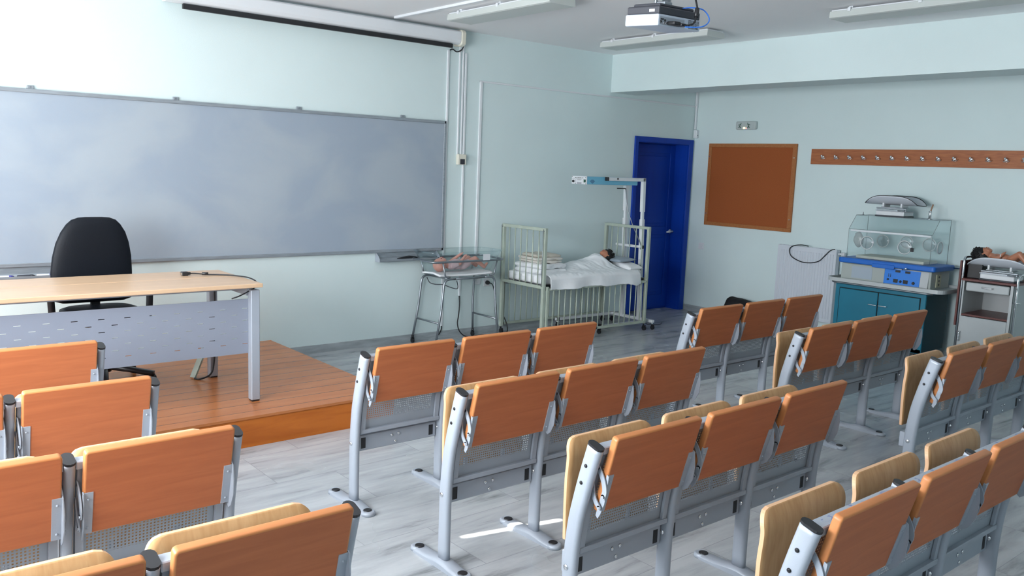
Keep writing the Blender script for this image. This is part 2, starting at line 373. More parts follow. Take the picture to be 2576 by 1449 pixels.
for i, (a, c) in enumerate(WINS):
    fr = MB(); x0, x1 = LX-.1, LX-.05
    for q in (a, (a+c)/2-.03, c-(.06 if i != 1 else .0)): fr.box(x0, x1, q, q+(.06 if i != 1 or q < c-.01 else .002), .95, 2.65)
    fr.box(x0, x1, a, c, .95, 1.01); fr.box(x0, x1, a, c, 2.59, 2.65)
    wo = struct('window_%d' % (i+1), fr, M_white)
    bl = MB(); y0, y1 = a+.005, c-.005; bx0, bx1 = LX-.035, LX-.03
    if i == 1: bl.box(bx0, bx1, y0, -3.045, .96, 2.64); bl.box(bx0, bx1, -3.045, y1, .96, 2.12); bl.box(bx0, bx1, -3.045, y1, 2.44, 2.64)  # gap shaped so one thin sun streak reaches the floor
    else: bl.box(bx0, bx1, y0, y1, .96, 2.64)
    bo = bl.build('added_sun_blocker', M_sunblock, wo)  # unseen opaque sheet, added to keep the sun out of the window
beam = MB(); beam.box(-1.504, -1.093, -9.4, 0, 2.54, ZC); struct('trim_1', beam, M_wall, label='mint painted ceiling beam running towards the front wall')
mb = MB(); mb.box(-9.5, -1.08, -.012, 0, 0, .07); struct('baseboard_front', mb, M_skirt)
mb = MB(); mb.box(-.012, 0, -9.4, -.012, 0, .07); struct('baseboard_right', mb, M_skirt)

# door
d = MB(); d.box(-1.076, -1.02, -.02, .01, 0, 2.092, .004); d.box(-.109, -.031, -.02, .01, 0, 2.092, .004); d.box(-1.02, -.109, -.02, .01, 2.03, 2.092, .004)
d.box(-.1145, -.109, 0, .2, 0, 2.03); d.box(-1.025, -1.02, 0, .2, 0, 2.03); d.box(-1.02, -.109, 0, .2, 2.026, 2.032)
door = struct('door_1', d, M_blue)
lf = MB(); lf.box(-1.02, -.104, .2, .24, 0, 2.03)
lf.box(-1.02, -.93, .188, .2, .02, 2.02, .004); lf.box(-.2, -.106, .188, .2, .02, 2.02, .004)
for z0, z1 in ((.02, .18), (.93, 1.03), (1.92, 2.02)): lf.box(-.93, -.2, .188, .2, z0, z1, .004)
for z0, z1 in ((.22, .89), (1.07, 1.88)): lf.box(-.87, -.26, .192, .2, z0, z1, .01)
leaf = lf.build('door_leaf', M_blue, door)
h_ = MB(); h_.lathe([(.024, 0), (.024, -.008), (.010, -.010), (.010, -.045)], (-.135, .188, .965), 'y', 14); h_.tube([(-.128, .145, .967), (-.18, .143, .965), (-.235, .147, .96)], .011, 8); h_.build('door_handle', M_white, leaf)

# stage
st = MB(); st.use(M_deck).box(-9.3, -5.529, -2.087, -.14, .172, .187); st.use(M_fascia).box(-9.29, -5.54, -2.077, -.14, 0, .172)
tag(st.build('teaching_platform'), 'low platform of varnished pine boards under the teaching desk', 'platform')

# ------------------------------------------------------------------ whiteboard and tray
wb = thing('whiteboard', 'wide whiteboard with blue ink ghosting in a thin grey frame', 'whiteboard', (0, 0, 0))
b_ = MB(); b_.box(-8.3, -3.745, -.022, -.002, .885, 2.075); b_.build('board_surface', M_wb, wb)
b_ = MB()
for a in ((-8.32, -3.73, 2.063, 2.09), (-8.32, -3.73, .865, .893)): b_.box(a[0], a[1], -.032, 0, a[2], a[3], .004)
b_.box(-3.752, -3.729, -.032, 0, .865, 2.09, .004); b_.box(-8.32, -8.297, -.032, 0, .865, 2.09, .004); b_.build('board_frame', M_alu, wb)
for x in (-7.204, -6.229, -5.222, -4.205):
    c = MB(); c.box(x-.022, x+.022, -.018, 0, 2.088, 2.115, .004); o = c.build('mounting_clip', M_alu, wb)
    c = MB(); c.cyl((x, -.018, 2.103), .005, -.003, 'y', 8); c.build('clip_screw', M_steel, o)
def tray(label, x0, x1):
    t = thing('pen_tray', label, 'tray')
    b_ = MB(); b_.prism([(-.004, .865), (-.004, .80), (-.02, .787), (-.075, .785), (-.082, .792), (-.082, .808), (-.078, .808), (-.074, .792), (-.03, .797), (-.018, .815), (-.016, .865)], 'x', x0, x1)
    b_.build('channel', M_alu, t)
    for q in (x0, x1):
        e_ = MB(); e_.prism([(-.004, .865), (-.004, .785), (-.082, .785), (-.082, .81), (-.02, .865)], 'x', q-.003, q+.003); e_.build('end_cap', M_grey, t)
    return t
tray('grey aluminium pen tray under the whiteboard beside the clear bassinet', -4.46, -3.8)
tray('grey aluminium pen tray behind the desk holding several markers', -8.1, -7.02)
mo = MB(); mo.prism([(-4.25, .797), (-4.05, .797), (-4.03, .806), (-4.06, .822), (-4.12, .83), (-4.2, .822), (-4.25, .81)], 'y', -.065, -.03, .006)
tag(mo.build('board_eraser', M_blk), 'black curved board eraser lying in the pen tray', 'eraser')
for nm, x, col, cc, lab, cap in (('board_marker', -7.42, M_white, M_bluem, 'white board marker with a dark blue tip in the tray', M_orange),
                                 ('board_marker', -7.29, M_dk, M_blk, 'dark grey stubby marker in the pen tray', None),
                                 ('board_marker', -7.17, M_white, M_bluem, 'pale marker with a navy clip in the pen tray near the chair', None),
                                 ('board_marker', -7.07, M_silver, M_blk, 'thin silver marker nearest the office chair in the tray', None)):
    t = thing(nm, lab, 'marker', (x, -.055, .802), 0, 'markers in the pen tray')
    q = MB(); q.lathe([(.008, -.05), (.010, -.045), (.010, .03), (.008, .035)], (0, 0, 0.003), 'x', 10); q.build('barrel', col, t)
    q = MB(); q.lathe([(.0105, .03), (.0105, .045), (.005, .06)], (0, 0, .003), 'x', 10); q.build('tip', cc, t)
    if cap: q = MB(); q.lathe([(.011, -.075), (.011, -.048)], (0, 0, .003), 'x', 10); q.build('cap', cap, t)

# ------------------------------------------------------------------ ducts, switches, sockets on the front wall
def duct(label, x0, x1, z0, z1, dp=.014, y=0.0):
    b_ = MB(); b_.box(x0, x1, y-dp, y, z0, z1, .002, 1); return tag(b_.build('cable_duct', M_white), label, 'cable duct')
duct('white vertical cable duct against the whiteboard edge down to the skirting', -3.722, -3.700, .12, 2.745)
duct('thin white vertical duct down to the top of the cream wall switch', -3.585, -3.568, 1.785, 2.8)
duct('second thin white duct just beside the one entering the cream switch', -3.545, -3.529, 1.785, 2.8)
duct('long white vertical duct passing beside the cream switch to a black cable', -3.515, -3.494, .405, 2.74)
duct('wide white vertical duct ending at the grey sockets behind the bassinet', -3.328, -3.298, .60, 2.50)
duct('thin white horizontal duct high on the wall running above the blue door', -3.328, -.012, 2.485, 2.502, .012)
cd = MB(); cd.box(-.03, -.004, -.026, -.006, 2.22, 2.50, .002, 1); cd.box(-.034, -.002, -.03, -.004, 2.50, 2.70, .002, 1)
tag(cd.build('cable_duct', M_white), 'white vertical duct in the corner above the small detector box', 'cable duct')
dt = thing('motion_detector', 'small white detector box in the corner above the blue door', 'detector')
q = MB(); q.box(-.05, .0, -.065, -.013, 2.115, 2.215, .01); q.build('housing', M_white, dt)
q = MB(); q.box(-.036, -.02, -.067, -.0645, 2.148, 2.153); q.build('sensor_slot', M_blk, dt)
ct = MB(); ct.box(-4.395, -4.36, -5.2, -.14, ZC-.02, ZC, .002, 1); tag(ct.build('cable_duct', M_white), 'long white cable duct across the ceiling from the screen housing', 'cable duct')
sw = thing('wall_switch', 'cream surface switch box with a dark key panel between white ducts', 'switch')
q = MB(); q.box(-3.585, -3.492, -.042, 0, 1.688, 1.787, .004); q.build('housing', M_cream, sw)
q = MB(); q.box(-3.565, -3.512, -.0455, -.041, 1.693, 1.742, .001); q.build('key_panel', M_dk, sw)
for x, z, lab in ((-3.285, .545, 'white double socket below the wide duct behind the bassinet'), (-3.168, .52, 'white wall socket with a black plug beside the crib')):
    t = thing('wall_socket', lab, 'socket', (x, 0, z))
    q = MB(); q.box(-.038, .038, -.012, 0, -.04, .04, .003); q.build('faceplate', M_white, t)
    q = MB(); q.lathe([(.02, -.0125), (.019, -.014)], (0, 0, 0), 'y', 16); q.build('recess', M_dk if x > -3.2 else M_label, t)
pl = thing('power_cord', 'black plug and cord from the wall socket running behind the crib', 'cord')
q = MB(); q.lathe([(.021, 0), (.021, -.022), (.012, -.035), (.007, -.05)], (-3.168, -.014, .52), 'y', 16); q.build('plug', M_blk, pl)
q = MB(); q.tube([(-3.168, -.06, .52), (-3.14, -.066, .505), (-3.11, -.055, .46), (-3.075, -.045, .36), (-3.055, -.04, .27), (-3.05, -.04, .20)], .0045, 8, smooth_path=6); q.build('cord', M_cable, pl)
q = MB(); q.tube([(-3.505, -.008, .405), (-3.515, -.03, .32), (-3.545, -.06, .22), (-3.57, -.08, .14), (-3.55, -.10, .06), (-3.47, -.11, .008), (-3.3, -.11, .006), (-3.12, -.13, .006), (-2.99, -.14, .01), (-2.965, -.11, .08), (-2.975, -.07, .16)], .006, 8, smooth_path=7)
tag(q.build('black_cable', M_cable), 'black cable looping from the long duct to the floor behind the bassinet', 'cable')
q = MB(); q.tube([(-3.711, -.008, .122), (-3.72, -.02, .09), (-3.75, -.03, .05), (-3.765, -.035, .045)], .006, 8, smooth_path=5)
tag(q.build('black_cable', M_cable), 'short black cable stub under the duct beside the whiteboard', 'cable')

# ------------------------------------------------------------------ projection screen
sc_ = thing('projection_screen', 'rolled up projection screen in a long white housing above the whiteboard', 'projection screen')
q = MB(); q.prism([(-.02, 2.80), (-.10, 2.79), (-.13, 2.805), (-.14, 2.83), (-.14, 2.90), (-.12, 2.915), (-.03, 2.915), (-.015, 2.90)], 'x', -6.32, -3.66, .004); q.build('housing', M_white, sc_)
q = MB(); q.prism([(-.006, 2.785), (-.10, 2.775), (-.145, 2.795), (-.15, 2.90), (-.125, 2.925), (-.006, 2.93)], 'x', -3.66, -3.61, .008); q.build('end_cap', M_cream, sc_)
q = MB(); q.box(-6.2, -3.745, -.125, -.10, 2.752, 2.79, .004); q.build('screen_bar', M_blk, sc_)
q = MB(); q.tube([(-3.60, -.10, 2.85), (-3.588, -.08, 2.80), (-3.60, -.06, 2.755), (-3.64, -.04, 2.735), (-3.68, -.03, 2.755), (-3.705, -.02, 2.745)], .006, 8, smooth_path=6)
tag(q.build('black_cable', M_cable), 'short black cable hanging from the end of the screen housing', 'cable')

# ------------------------------------------------------------------ ceiling lights
def luminaire(x0, x1, y0, y1, label):
    t = thing('ceiling_light', label, 'ceiling light', (0, 0, 0), 0, 'unlit strip lights on the ceiling')
    q = MB(); q.prism([(x0, 2.918), (x0-.006, 2.872), (x0+.01, 2.866), (x1-.01, 2.866), (x1+.006, 2.872), (x1, 2.918)], 'y', y0, y1, .003); q.build('diffuser', M_light, t)
    q = MB(); q.box(x0+.01, x1-.01, y0+.01, y1-.01, 2.918, 2.928); q.build('body', M_white, t)
    for f in (.12, .48, .88):
        y = y0+(y1-y0)*f; q = MB(); q.box(x0+.02, x1-.02, y-.015, y+.015, 2.928, ZC); q.build('bracket', M_white, t)
        q = MB(); q.box(x0-.008, x0+.004, y-.012, y+.012, 2.905, 2.932, .002); q.build('clip', M_white, t)
    return t
luminaire(-4.235, -3.985, -1.99, -.72, 'unlit strip light nearest the projection screen housing')
luminaire(-2.37, -2.13, -1.95, -.66, 'unlit strip light behind the ceiling projector near the beam')
luminaire(-2.475, -2.235, -4.45, -3.15, 'unlit ribbed strip light furthest from the whiteboard beside the beam')

# ------------------------------------------------------------------ projector
def Rz(a): return Matrix.Rotation(a, 4, 'Z')
PM = Matrix.Translation((-5.345, -3.995, 2.362)) @ Rz(.055) @ Matrix.Rotation(.059, 4, 'X') @ Matrix.Rotation(-.035, 4, 'Y')
pj = thing('projector', 'silver and black ceiling projector with ports and a blue cable', 'projector'); pj.matrix_world = PM
pj['label'] = 'silver and black projector hanging from the ceiling pole'
W_, D_, H_ = .33, .201, .053
q = MB(); q.use(M_silver).box(0, W_, 0, D_, 0, H_, .006)
q.use(M_dk).box(.006, W_-.002, .004, D_-.004, H_, H_+.036, .006); q.box(.03, W_-.03, .02, D_-.02, H_+.034, H_+.052, .008); q.build('casing', None, pj)
q = MB(); q.box(-.0008, .0, .045, .185, .012, .046); q.build('side_label', M_label, pj)
q = MB(); q.box(-.0016, -.0006, .148, .180, .016, .040); q.build('rating_plate', mat('grey_print', (.40, .44, .52), .6), pj)
q = MB(); q.box(.0052, .0062, .03, .062, H_+.010, H_+.022); q.build('sticker', M_label, pj)
q = MB()
for i in range(8):
    for j in range(9): q.box(.232+i*.011, .238+i*.011, -.0012, .0, .008+j*.0045, .0105+j*.0045)
q.build('vent_grille', M_hole, pj)
q = MB(); q.box(.012, .20, -.0008, 0, .006, .042); q.build('port_plate', M_grey, pj)
for i, (a, zz, r) in enumerate(((.02, .03, .004), (.032, .03, .004), (.048, .026, .006), (.018, .018, .006), (.042, .014, .005), (.056, .014, .005))):
    q = MB(); q.lathe([(r, -.0006), (r*.8, -.005)], (a, 0, zz), 'y', 10); q.build('port', M_blk if i < 4 else M_chrome, pj)
q = MB(); q.box(.065, .115, -.045, -.001, .008, .024, .004); q.box(.108, .15, -.055, -.004, .006, .018, .004); q.build('cable_plug', M_blk, pj)
q = MB(); q.box(.09, .26, .06, .16, H_+.052, H_+.058); q.box(.14, .2, .08, .14, H_+.058, H_+.075, .004); q.build('mount_plate', M_steel, pj)
mt_ = thing('projector_mount', 'chrome ceiling pole with bracket carrying the projector', 'bracket')
q = MB(); q.cyl((-5.165, -3.88, 2.47), .02, ZC-.01-2.47, 'z', 14); q.build('pole', M_chrome, mt_)
q = MB(); q.cyl((-5.165, -3.88, ZC-.012), .06, .012, 'z', 20); q.build('ceiling_flange', M_white, mt_)
for sx in (-.05, .05): q = MB(); q.cyl((-5.165+sx, -3.86, 2.465), .007, .09, 'z', 8); q.build('threaded_rod', M_steel, mt_)
q = MB(); q.box(-5.235, -5.095, -3.895, -3.845, 2.545, 2.555); q.build('crossbar', M_steel, mt_)
bc = thing('black_cable', 'thick black video cable plugged into the back of the projector', 'cable')
q = MB(); q.tube([(-5.21, -4.04, 2.372), (-5.17, -4.06, 2.385), (-5.15, -4.06, 2.42), (-5.135, -4.05, 2.46), (-5.12, -4.02, 2.52), (-5.10, -3.97, 2.62), (-5.10, -3.95, 2.94)], .0045, 8, smooth_path=6); q.build('cord', M_cable, bc)
q = MB(); q.tube([(-5.15, -4.059, 2.418), (-5.135, -4.05, 2.46)], .011, 10); q.build('ferrite_bead', M_blk, bc)
q = MB(); q.tube([(-5.21, -4.045, 2.366), (-5.14, -4.09, 2.372), (-5.09, -4.09, 2.41), (-5.09, -4.05, 2.46), (-5.13, -4.0, 2.47), (-5.15, -3.95, 2.465)], .003, 8, smooth_path=8)
tag(q.build('blue_cable', M_bluecab), 'thin blue network cable looping beside the projector', 'cable')

# ------------------------------------------------------------------ teaching desk
DX0, DX1, DZ = -7.95, -6.352, .187
dk = thing('teaching_desk', 'long teaching desk with pale top and slotted grey modesty panel', 'desk', (-7.15, -1.45, DZ))
def D(mb_, name, mt=None, par=None):
    o = mb_.build(name, mt, par or dk); 
    if par is None: o.location = (7.15, 1.45, -DZ)
    return o
q = MB(); q.box(DX0, DX1+.012, -1.855, -1.135, .906, .931, .004); q.box(DX0, DX1+.01, -1.475, -1.471, .9305, .9318); D(q, 'desktop', M_desktop)
for x in (-6.392, -7.93):
    for y in (-1.80, -1.075-.03):
        q = MB(); q.box(x, x+.055, y, y+.055, .195, .885, .004, 1); l_ = D(q, 'leg', M_grey)
        q = MB(); q.box(x+.004, x+.051, y+.004, y+.051, .187, .196); q.build('foot', M_blk, l_)
q = MB()
for x in (-6.40, -7.92): q.box(x, x+.035, -1.75, -1.10, .845, .90)
q.box(-7.9, -6.42, -1.60, -1.56, .86, .90); q.box(-7.9, -6.42, -1.25, -1.21, .86, .90); q.box(-7.90, -6.42, -1.76, -1.745, .888, .905); D(q, 'under_frame', M_grey)
# modesty panel with real slots: strips between slot rows
q = MB(); y0, y1 = -1.752, -1.748; px0, px1, pz0, pz1 = -7.90, -6.393, .487, .826
rows = [(.765-.0365*i, i % 2) for i in range(7)]; sh = .0045; zprev = pz1
for z, k_ in rows:
    q.box(px0, px1, y0, y1, z+sh, zprev); zprev = z; cur = px0
    for x in sorted([(-6.4125 if k_ == 0 else -6.480)-.136*k for k in range(11)]):
        if x-.018 <= px0: continue
        q.box(cur, x-.017, y0, y1, z, z+sh); cur = x+.017
    if px1-cur > .001: q.box(cur, px1, y0, y1, z, z+sh)
q.box(px0, px1, y0, y1, pz0, zprev); D(q, 'modesty_panel', mat('violet_grey_paint', (.27, .30, .37), .42, .15, bump=.12, bscale=400))
cp = thing('cable_cover', 'grey metal cable cover leaning against the rear desk leg', 'cable cover')
q = MB(); q.bar((-6.49, -1.05, .192), (-6.36, -1.01, .46), .05, .012); q.build('strip', M_sage, cp)
vg = thing('video_cable', 'black video cable with a plug lying across the desk corner', 'cable')
q = MB(); q.tube([(-6.603, -1.348, .944), (-6.57, -1.356, .943), (-6.50, -1.385, .937), (-6.42, -1.43, .936), (-6.37, -1.52, .938), (-6.335, -1.62, .937), (-6.325, -1.71, .925), (-6.335, -1.745, .90), (-6.40, -1.77, .873), (-6.46, -1.78, .85), (-6.50, -1.765, .835)], .0042, 8, smooth_path=6); q.build('cord', M_cable, vg)
q = MB(); q.box(-6.655, -6.618, -1.365, -1.33, .9325, .957, .003); q.box(-6.62, -6.60, -1.358, -1.337, .936, .953, .003); q.build('plug', M_blk, vg)
q = MB(); q.box(-6.66, -6.654, -1.361, -1.334, .936, .953, .001); q.build('plug_shell', M_chrome, vg)
q = MB(); q.tube([(-6.535, -1.372, .942), (-6.50, -1.385, .942)], .009, 10); q.build('ferrite_bead', M_blk, vg)
q = MB(); q.tube([(-6.362, -1.12, .86), (-6.36, -1.118, .5), (-6.37, -1.118, .30), (-6.40, -1.13, .22), (-6.47, -1.12, .193), (-6.49, -1.08, .193)], .006, 8, smooth_path=6)
tag(q.build('black_cable', M_cable), 'black cable tied down the rear desk leg to the platform', 'cable')

# ------------------------------------------------------------------ office chair
oc = thing('office_chair', 'black leatherette swivel chair behind the teaching desk', 'chair', (-7.0, -.82, DZ))
def OC(mb_, name, mt, par=None):
    o = mb_.build(name, mt, par or oc)
    if par is None: o.location = (7.0, .82, -DZ)
    return o
q = MB(); q.loft([(-7.01, -.70, .70, .19, .02), (-7.01, -.70, .715, .235, .035), (-7.015, -.70, .80, .248, .042), (-7.015, -.70, .90, .248, .044), (-7.01, -.70, 1.0, .240, .044), (-7.005, -.70, 1.09, .222, .042), (-7.0, -.70, 1.16, .196, .038), (-6.998, -.70, 1.21, .165, .034), (-6.996, -.70, 1.24, .135, .026), (-6.995, -.70, 1.255, .095, .014), (-6.995, -.70, 1.259, .05, .004)], 40, 2.8); OC(q, 'backrest', M_leather)
q = MB(); q.loft([(-7.0, -.86, .59, .18, .18), (-7.0, -.86, .60, .22, .215), (-7.0, -.86, .64, .24, .235), (-7.0, -.86, .665, .235, .23), (-7.0, -.86, .678, .2, .2)], 32, 3.5); OC(q, 'seat', M_leather)
q = MB(); q.box(-7.03, -6.97, -.70, -.68, .57, .74, .006); q.box(-7.05, -6.95, -.95, -.68, .56, .592, .006); OC(q, 'back_support', M_blk)
for s in (-1, 1):
    q = MB(); q.sweep(round_path([(-7.0+s*.10, -.86, .585), (-7.0+s*.29, -.86, .585), (-7.0+s*.30, -.86, .80), (-7.0+s*.30, -1.0, .80)], .05), [(-.02, -.008), (.02, -.008), (.02, .008), (-.02, .008)], up=(0, 1, 0)); OC(q, 'arm_support', M_blk)
    q = MB(); q.box(-7.0+s*.30-.03, -7.0+s*.30+.03, -1.03, -.76, .798, .822, .01); OC(q, 'armrest', M_blk)
q = MB(); q.cyl((-7, -.86, .30), .03, .28, 'z', 14); q.cyl((-7, -.86, .26), .045, .06, 'z', 14); OC(q, 'gas_column', M_blk)
q = MB(); ends = []
for k in range(5):
    a = math.radians(-32+72*k); e_ = (-7+.31*math.cos(a), -.86+.31*math.sin(a)); ends.append(e_)
    q.sweep([(-7, -.86, .295), (-7+.16*math.cos(a), -.86+.16*math.sin(a), .275), (e_[0], e_[1], .247)], [(-.026, -.014), (.026, -.014), (.020, .014), (-.020, .014)], up=(0, 0, 1))
OC(q, 'star_base', M_blk)
for e_ in ends:
    q = MB(); q.cyl((e_[0]-.012, e_[1], .213), .025, .024, 'x', 14); q.cyl((e_[0], e_[1], .225), .008, .02, 'z', 8); OC(q, 'caster', M_blk)

# ------------------------------------------------------------------ desk benches
P_ = .505
prof_post = [(.092, .035), (.092, .20), (.091, .30), (.088, .36), (.082, .43), (.072, .50), (.056, .57), (.038, .64), (.018, .71), (-.002, .776)]
def smooth2(pr, k=3): return [(p.y, p.z) for p in catmull([(0, a, b) for a, b in pr], k)]
PC = smooth2(prof_post)
def yc(z):
    for (a, b), (c, d_) in zip(PC, PC[1:]):
        if b <= z <= d_: return a+(c-a)*(z-b)/(d_-b)
    return PC[-1][0] if z > .7 else PC[0][0]
bench = thing('desk_bench', 'x', 'desk bench')
SHARE = {}
def add(name, mk, mt, parent, loc=(0, 0, 0), key=None):
    if key and key in SHARE:
        o = bpy.data.objects.new(name, SHARE[key]); COL.objects.link(o); o.parent = parent; o.location = loc; return o
    o = mk().build(name, mt, parent, loc)
    if key: SHARE[key] = o.data
    return o
def mk_post(): q = MB(); q.sweep([(0, a, b) for a, b in PC], stadium(.017, .032), up=(1, 0, 0)); return q
def rot_prof(pr): return pr
def mk_postX():
    q = MB(); pts = [(0, a, b) for a, b in PC]; q.sweep(pts, [(b, a) for a, b in stadium(.017, .032)], up=(1, 0, 0)); return q
def mk_cap():
    q = MB(); d = Vector((0, PC[-1][0]-PC[-2][0], PC[-1][1]-PC[-2][1])).normalized(); p = Vector((0, PC[-1][0], PC[-1][1]))
    q.sweep([p-d*.002, p+d*.006], [(b*1.02, a*1.04) for a, b in stadium(.017, .032)], up=(1, 0, 0), smooth=False); return q
def mk_foot():
    q = MB(); n = 15; secs = []
    for i in range(n+1):
        t = i/n; y = -.052+.34*t; hz = .018+.018*math.exp(-((y-.092)/.075)**2)
        wd = .036 if .06 < t < .94 else .030
        secs.append((y, hz, wd))
    t_ = bmesh.new(); rings = []
    for y, hz, wd in secs: rings.append([t_.verts.new((x, y, z)) for x, z in ((-wd, 0), (wd, 0), (wd, hz*.6), (wd*.6, hz), (-wd*.6, hz), (-wd, hz*.6))])
    for A, B in zip(rings, rings[1:]):
        for j in range(6): t_.faces.new((A[j], A[(j+1) % 6], B[(j+1) % 6], B[j])).smooth = j in (2, 3, 4)
    t_.faces.new(rings[0][::-1]); t_.faces.new(rings[-1]); bmesh.ops.recalc_face_normals(t_, faces=t_.faces); q._add(t_)
    for y in (-.050, .286): q.lathe([(.034, 0), (.034, .014), (.027, .020)], (0, y, 0), 'z', 20)
    return q
def mk_fcap(): q = MB(); q.lathe([(.021, .014), (.021, .0225), (.017, .0245)], (0, 0, 0), 'z', 16); return q
def mk_screw(): q = MB(); q.lathe([(.0068, 0), (.0068, -.002), (.004, -.0045)], (0, 0, 0), 'x', 10); return q
def mk_bolt(): q = MB(); q.lathe([(.0115, 0), (.010, -.003), (.004, -.0055)], (0, 0, 0), 'x', 12); return q
PT, PBz = .812, .532      # panel top/bottom heights
n_ = Vector((0, -(PT-PBz), -.073)).normalized()      # outward normal of the hanging table (towards the back)
def PP(u, v, o):
    """point on the panel: u across, v 0 bottom..1 top, o outward offset"""
    return Vector((u, .004-.073*v, PBz+(PT-PBz)*v)) + n_*o
pax = Matrix((Vector((1, 0, 0)), -n_, (PP(0, 1, 0)-PP(0, 0, 0)).normalized())).transposed().to_4x4()
def mk_panel():
    q = MB(); q.use(M_edge); L_ = (PP(0, 1, 0)-PP(0, 0, 0)).length
    t = bmesh.new(); bmesh.ops.create_cube(t, size=1)
    bmesh.ops.transform(t, matrix=Matrix.Translation((.2555, .014, L_/2)) @ Matrix.Diagonal((.447, .028, L_, 1)), verts=t.verts)
    ve = [e for e in t.edges if abs((e.verts[0].co-e.verts[1].co).normalized().y) > .9]
    bmesh.ops.bevel(t, geom=ve, offset=.012, segments=4, profile=.5, affect='EDGES')
    ee = [e for e in t.edges if e.calc_face_angle() > 1.2]
    bmesh.ops.bevel(t, geom=ee, offset=.006, segments=3, profile=.5, affect='EDGES')
    q.use(M_panel); t.normal_update()
    for f in t.faces:
        if abs(f.normal.y) > .97: f.material_index = 1
        else: f.smooth = True
    q.mi = 0; M4 = pax.copy(); M4.translation = PP(0, 0, 0); q._add(t, M4); return q
def mk_bracket(s):
    def g():
        q = MB(); k_ = .55 if s < 0 else 1     # flange on the panel face and a web standing off it along the edge
        a = PP(0, .02, .001); b2 = PP(0, .52, .001)
        q.sweep([a+Vector((-s*.014, 0, 0)), b2+Vector((-s*.014, 0, 0))], [(-.014, -.0015), (.014, -.0015), (.014, .0015), (-.014, .0015)], up=tuple(n_), smooth=False)
        pts = [PP(0, -.03, -.006), PP(0, -.05, .006), PP(0, .02, .022*k_), PP(0, .17, .032*k_), PP(0, .35, .024*k_), PP(0, .52, .006), PP(0, .53, -.004)]
        t = bmesh.new(); A = [t.verts.new(p+Vector((-.0015, 0, 0))) for p in pts]; B = [t.verts.new(p+Vector((.0015, 0, 0))) for p in pts]
        t.faces.new(A); t.faces.new(B[::-1])
        for j in range(len(pts)): t.faces.new((A[j], B[j], B[(j+1) % len(pts)], A[(j+1) % len(pts)]))
        bmesh.ops.recalc_face_normals(t, faces=t.faces); q._add(t)
        for v in (.09, .44): q.ell(PP(-s*.014, v, .003), (.0045, .0045, .0045), 1)
        return q
    return g
def arc_plate(pts, w0, x):
    q = MB(); q.sweep(catmull([(x, a, b) for a, b in pts], 4), [(-.0018, -w0/2), (.0018, -w0/2), (.0018, w0/2), (-.0018, w0/2)], up=(1, 0, 0), smooth=False) if False else None
    # build as a flat band in the yz plane
    P = catmull([(x, a, b) for a, b in pts], 4); t = bmesh.new(); rr = []
    for i, p in enumerate(P):
        d = (P[min(i+1, len(P)-1)]-P[max(i-1, 0)]).normalized(); nn = Vector((0, -d.z, d.y)); rr.append([t.verts.new(p+nn*a+Vector((bx, 0, 0))) for a, bx in ((-w0/2, -.002), (w0/2, -.002), (w0/2, .002), (-w0/2, .002))])
    for A, B in zip(rr, rr[1:]):
        for j in range(4): t.faces.new((A[j], A[(j+1) % 4], B[(j+1) % 4], B[j]))
    t.faces.new(rr[0][::-1]); t.faces.new(rr[-1]); bmesh.ops.recalc_face_normals(t, faces=t.faces); q = MB(); q._add(t)
    for e_ in (P[0], P[-1]): q.cyl((x-.002, e_.y, e_.z), w0/2, .004, 'x', 12)
    q.cyl((x-.005, P[-1].y, P[-1].z), .005, .01, 'x', 8); return q
def mk_arm1(x): return lambda: arc_plate([(.006, .698), (-.014, .672), (-.026, .645), (-.030, .622), (-.024, .602)], .019, x)
def mk_arm2(x): return lambda: arc_plate([(.026, .64), (.020, .608), (.010, .583), (-.010, .560)], .017, x)
def mk_sheet():
    q = MB(); zs = [.372+.378*i/14 for i in range(15)]
    for a in (-.004,):
        t = bmesh.new(); A = [[t.verts.new((x, yc(z)+.004+a, z)) for z in zs] for x in (.021, .484)]
        for i in range(14): t.faces.new((A[0][i], A[1][i], A[1][i+1], A[0][i+1])).smooth = True
        q._add(t)
    return q
def mk_sframe():
    q = MB(); zs = [.372+.378*i/14 for i in range(15)]
    for x0 in (.024, .457): q.sweep([(x0+.012, yc(z)-.008, z) for z in zs], [(-.006, -.012), (.006, -.012), (.006, .012), (-.006, .012)], up=(1, 0, 0), smooth=False)
    q.box(.021, .484, .068, .13, .364, .384, .002, 1); return q
def mk_beam(): q = MB(); q.box(.021, .484, .097, .160, .268, .350, .004, 1); return q
def mk_slot(): q = MB(); q.box(-.013, .013, -.0014, 0, -.027, .027, .0006, 1); return q
def mk_bscrew(): q = MB(); q.lathe([(.0085, 0), (.007, -.004), (.003, -.005)], (0, 0, 0), 'y', 10); return q
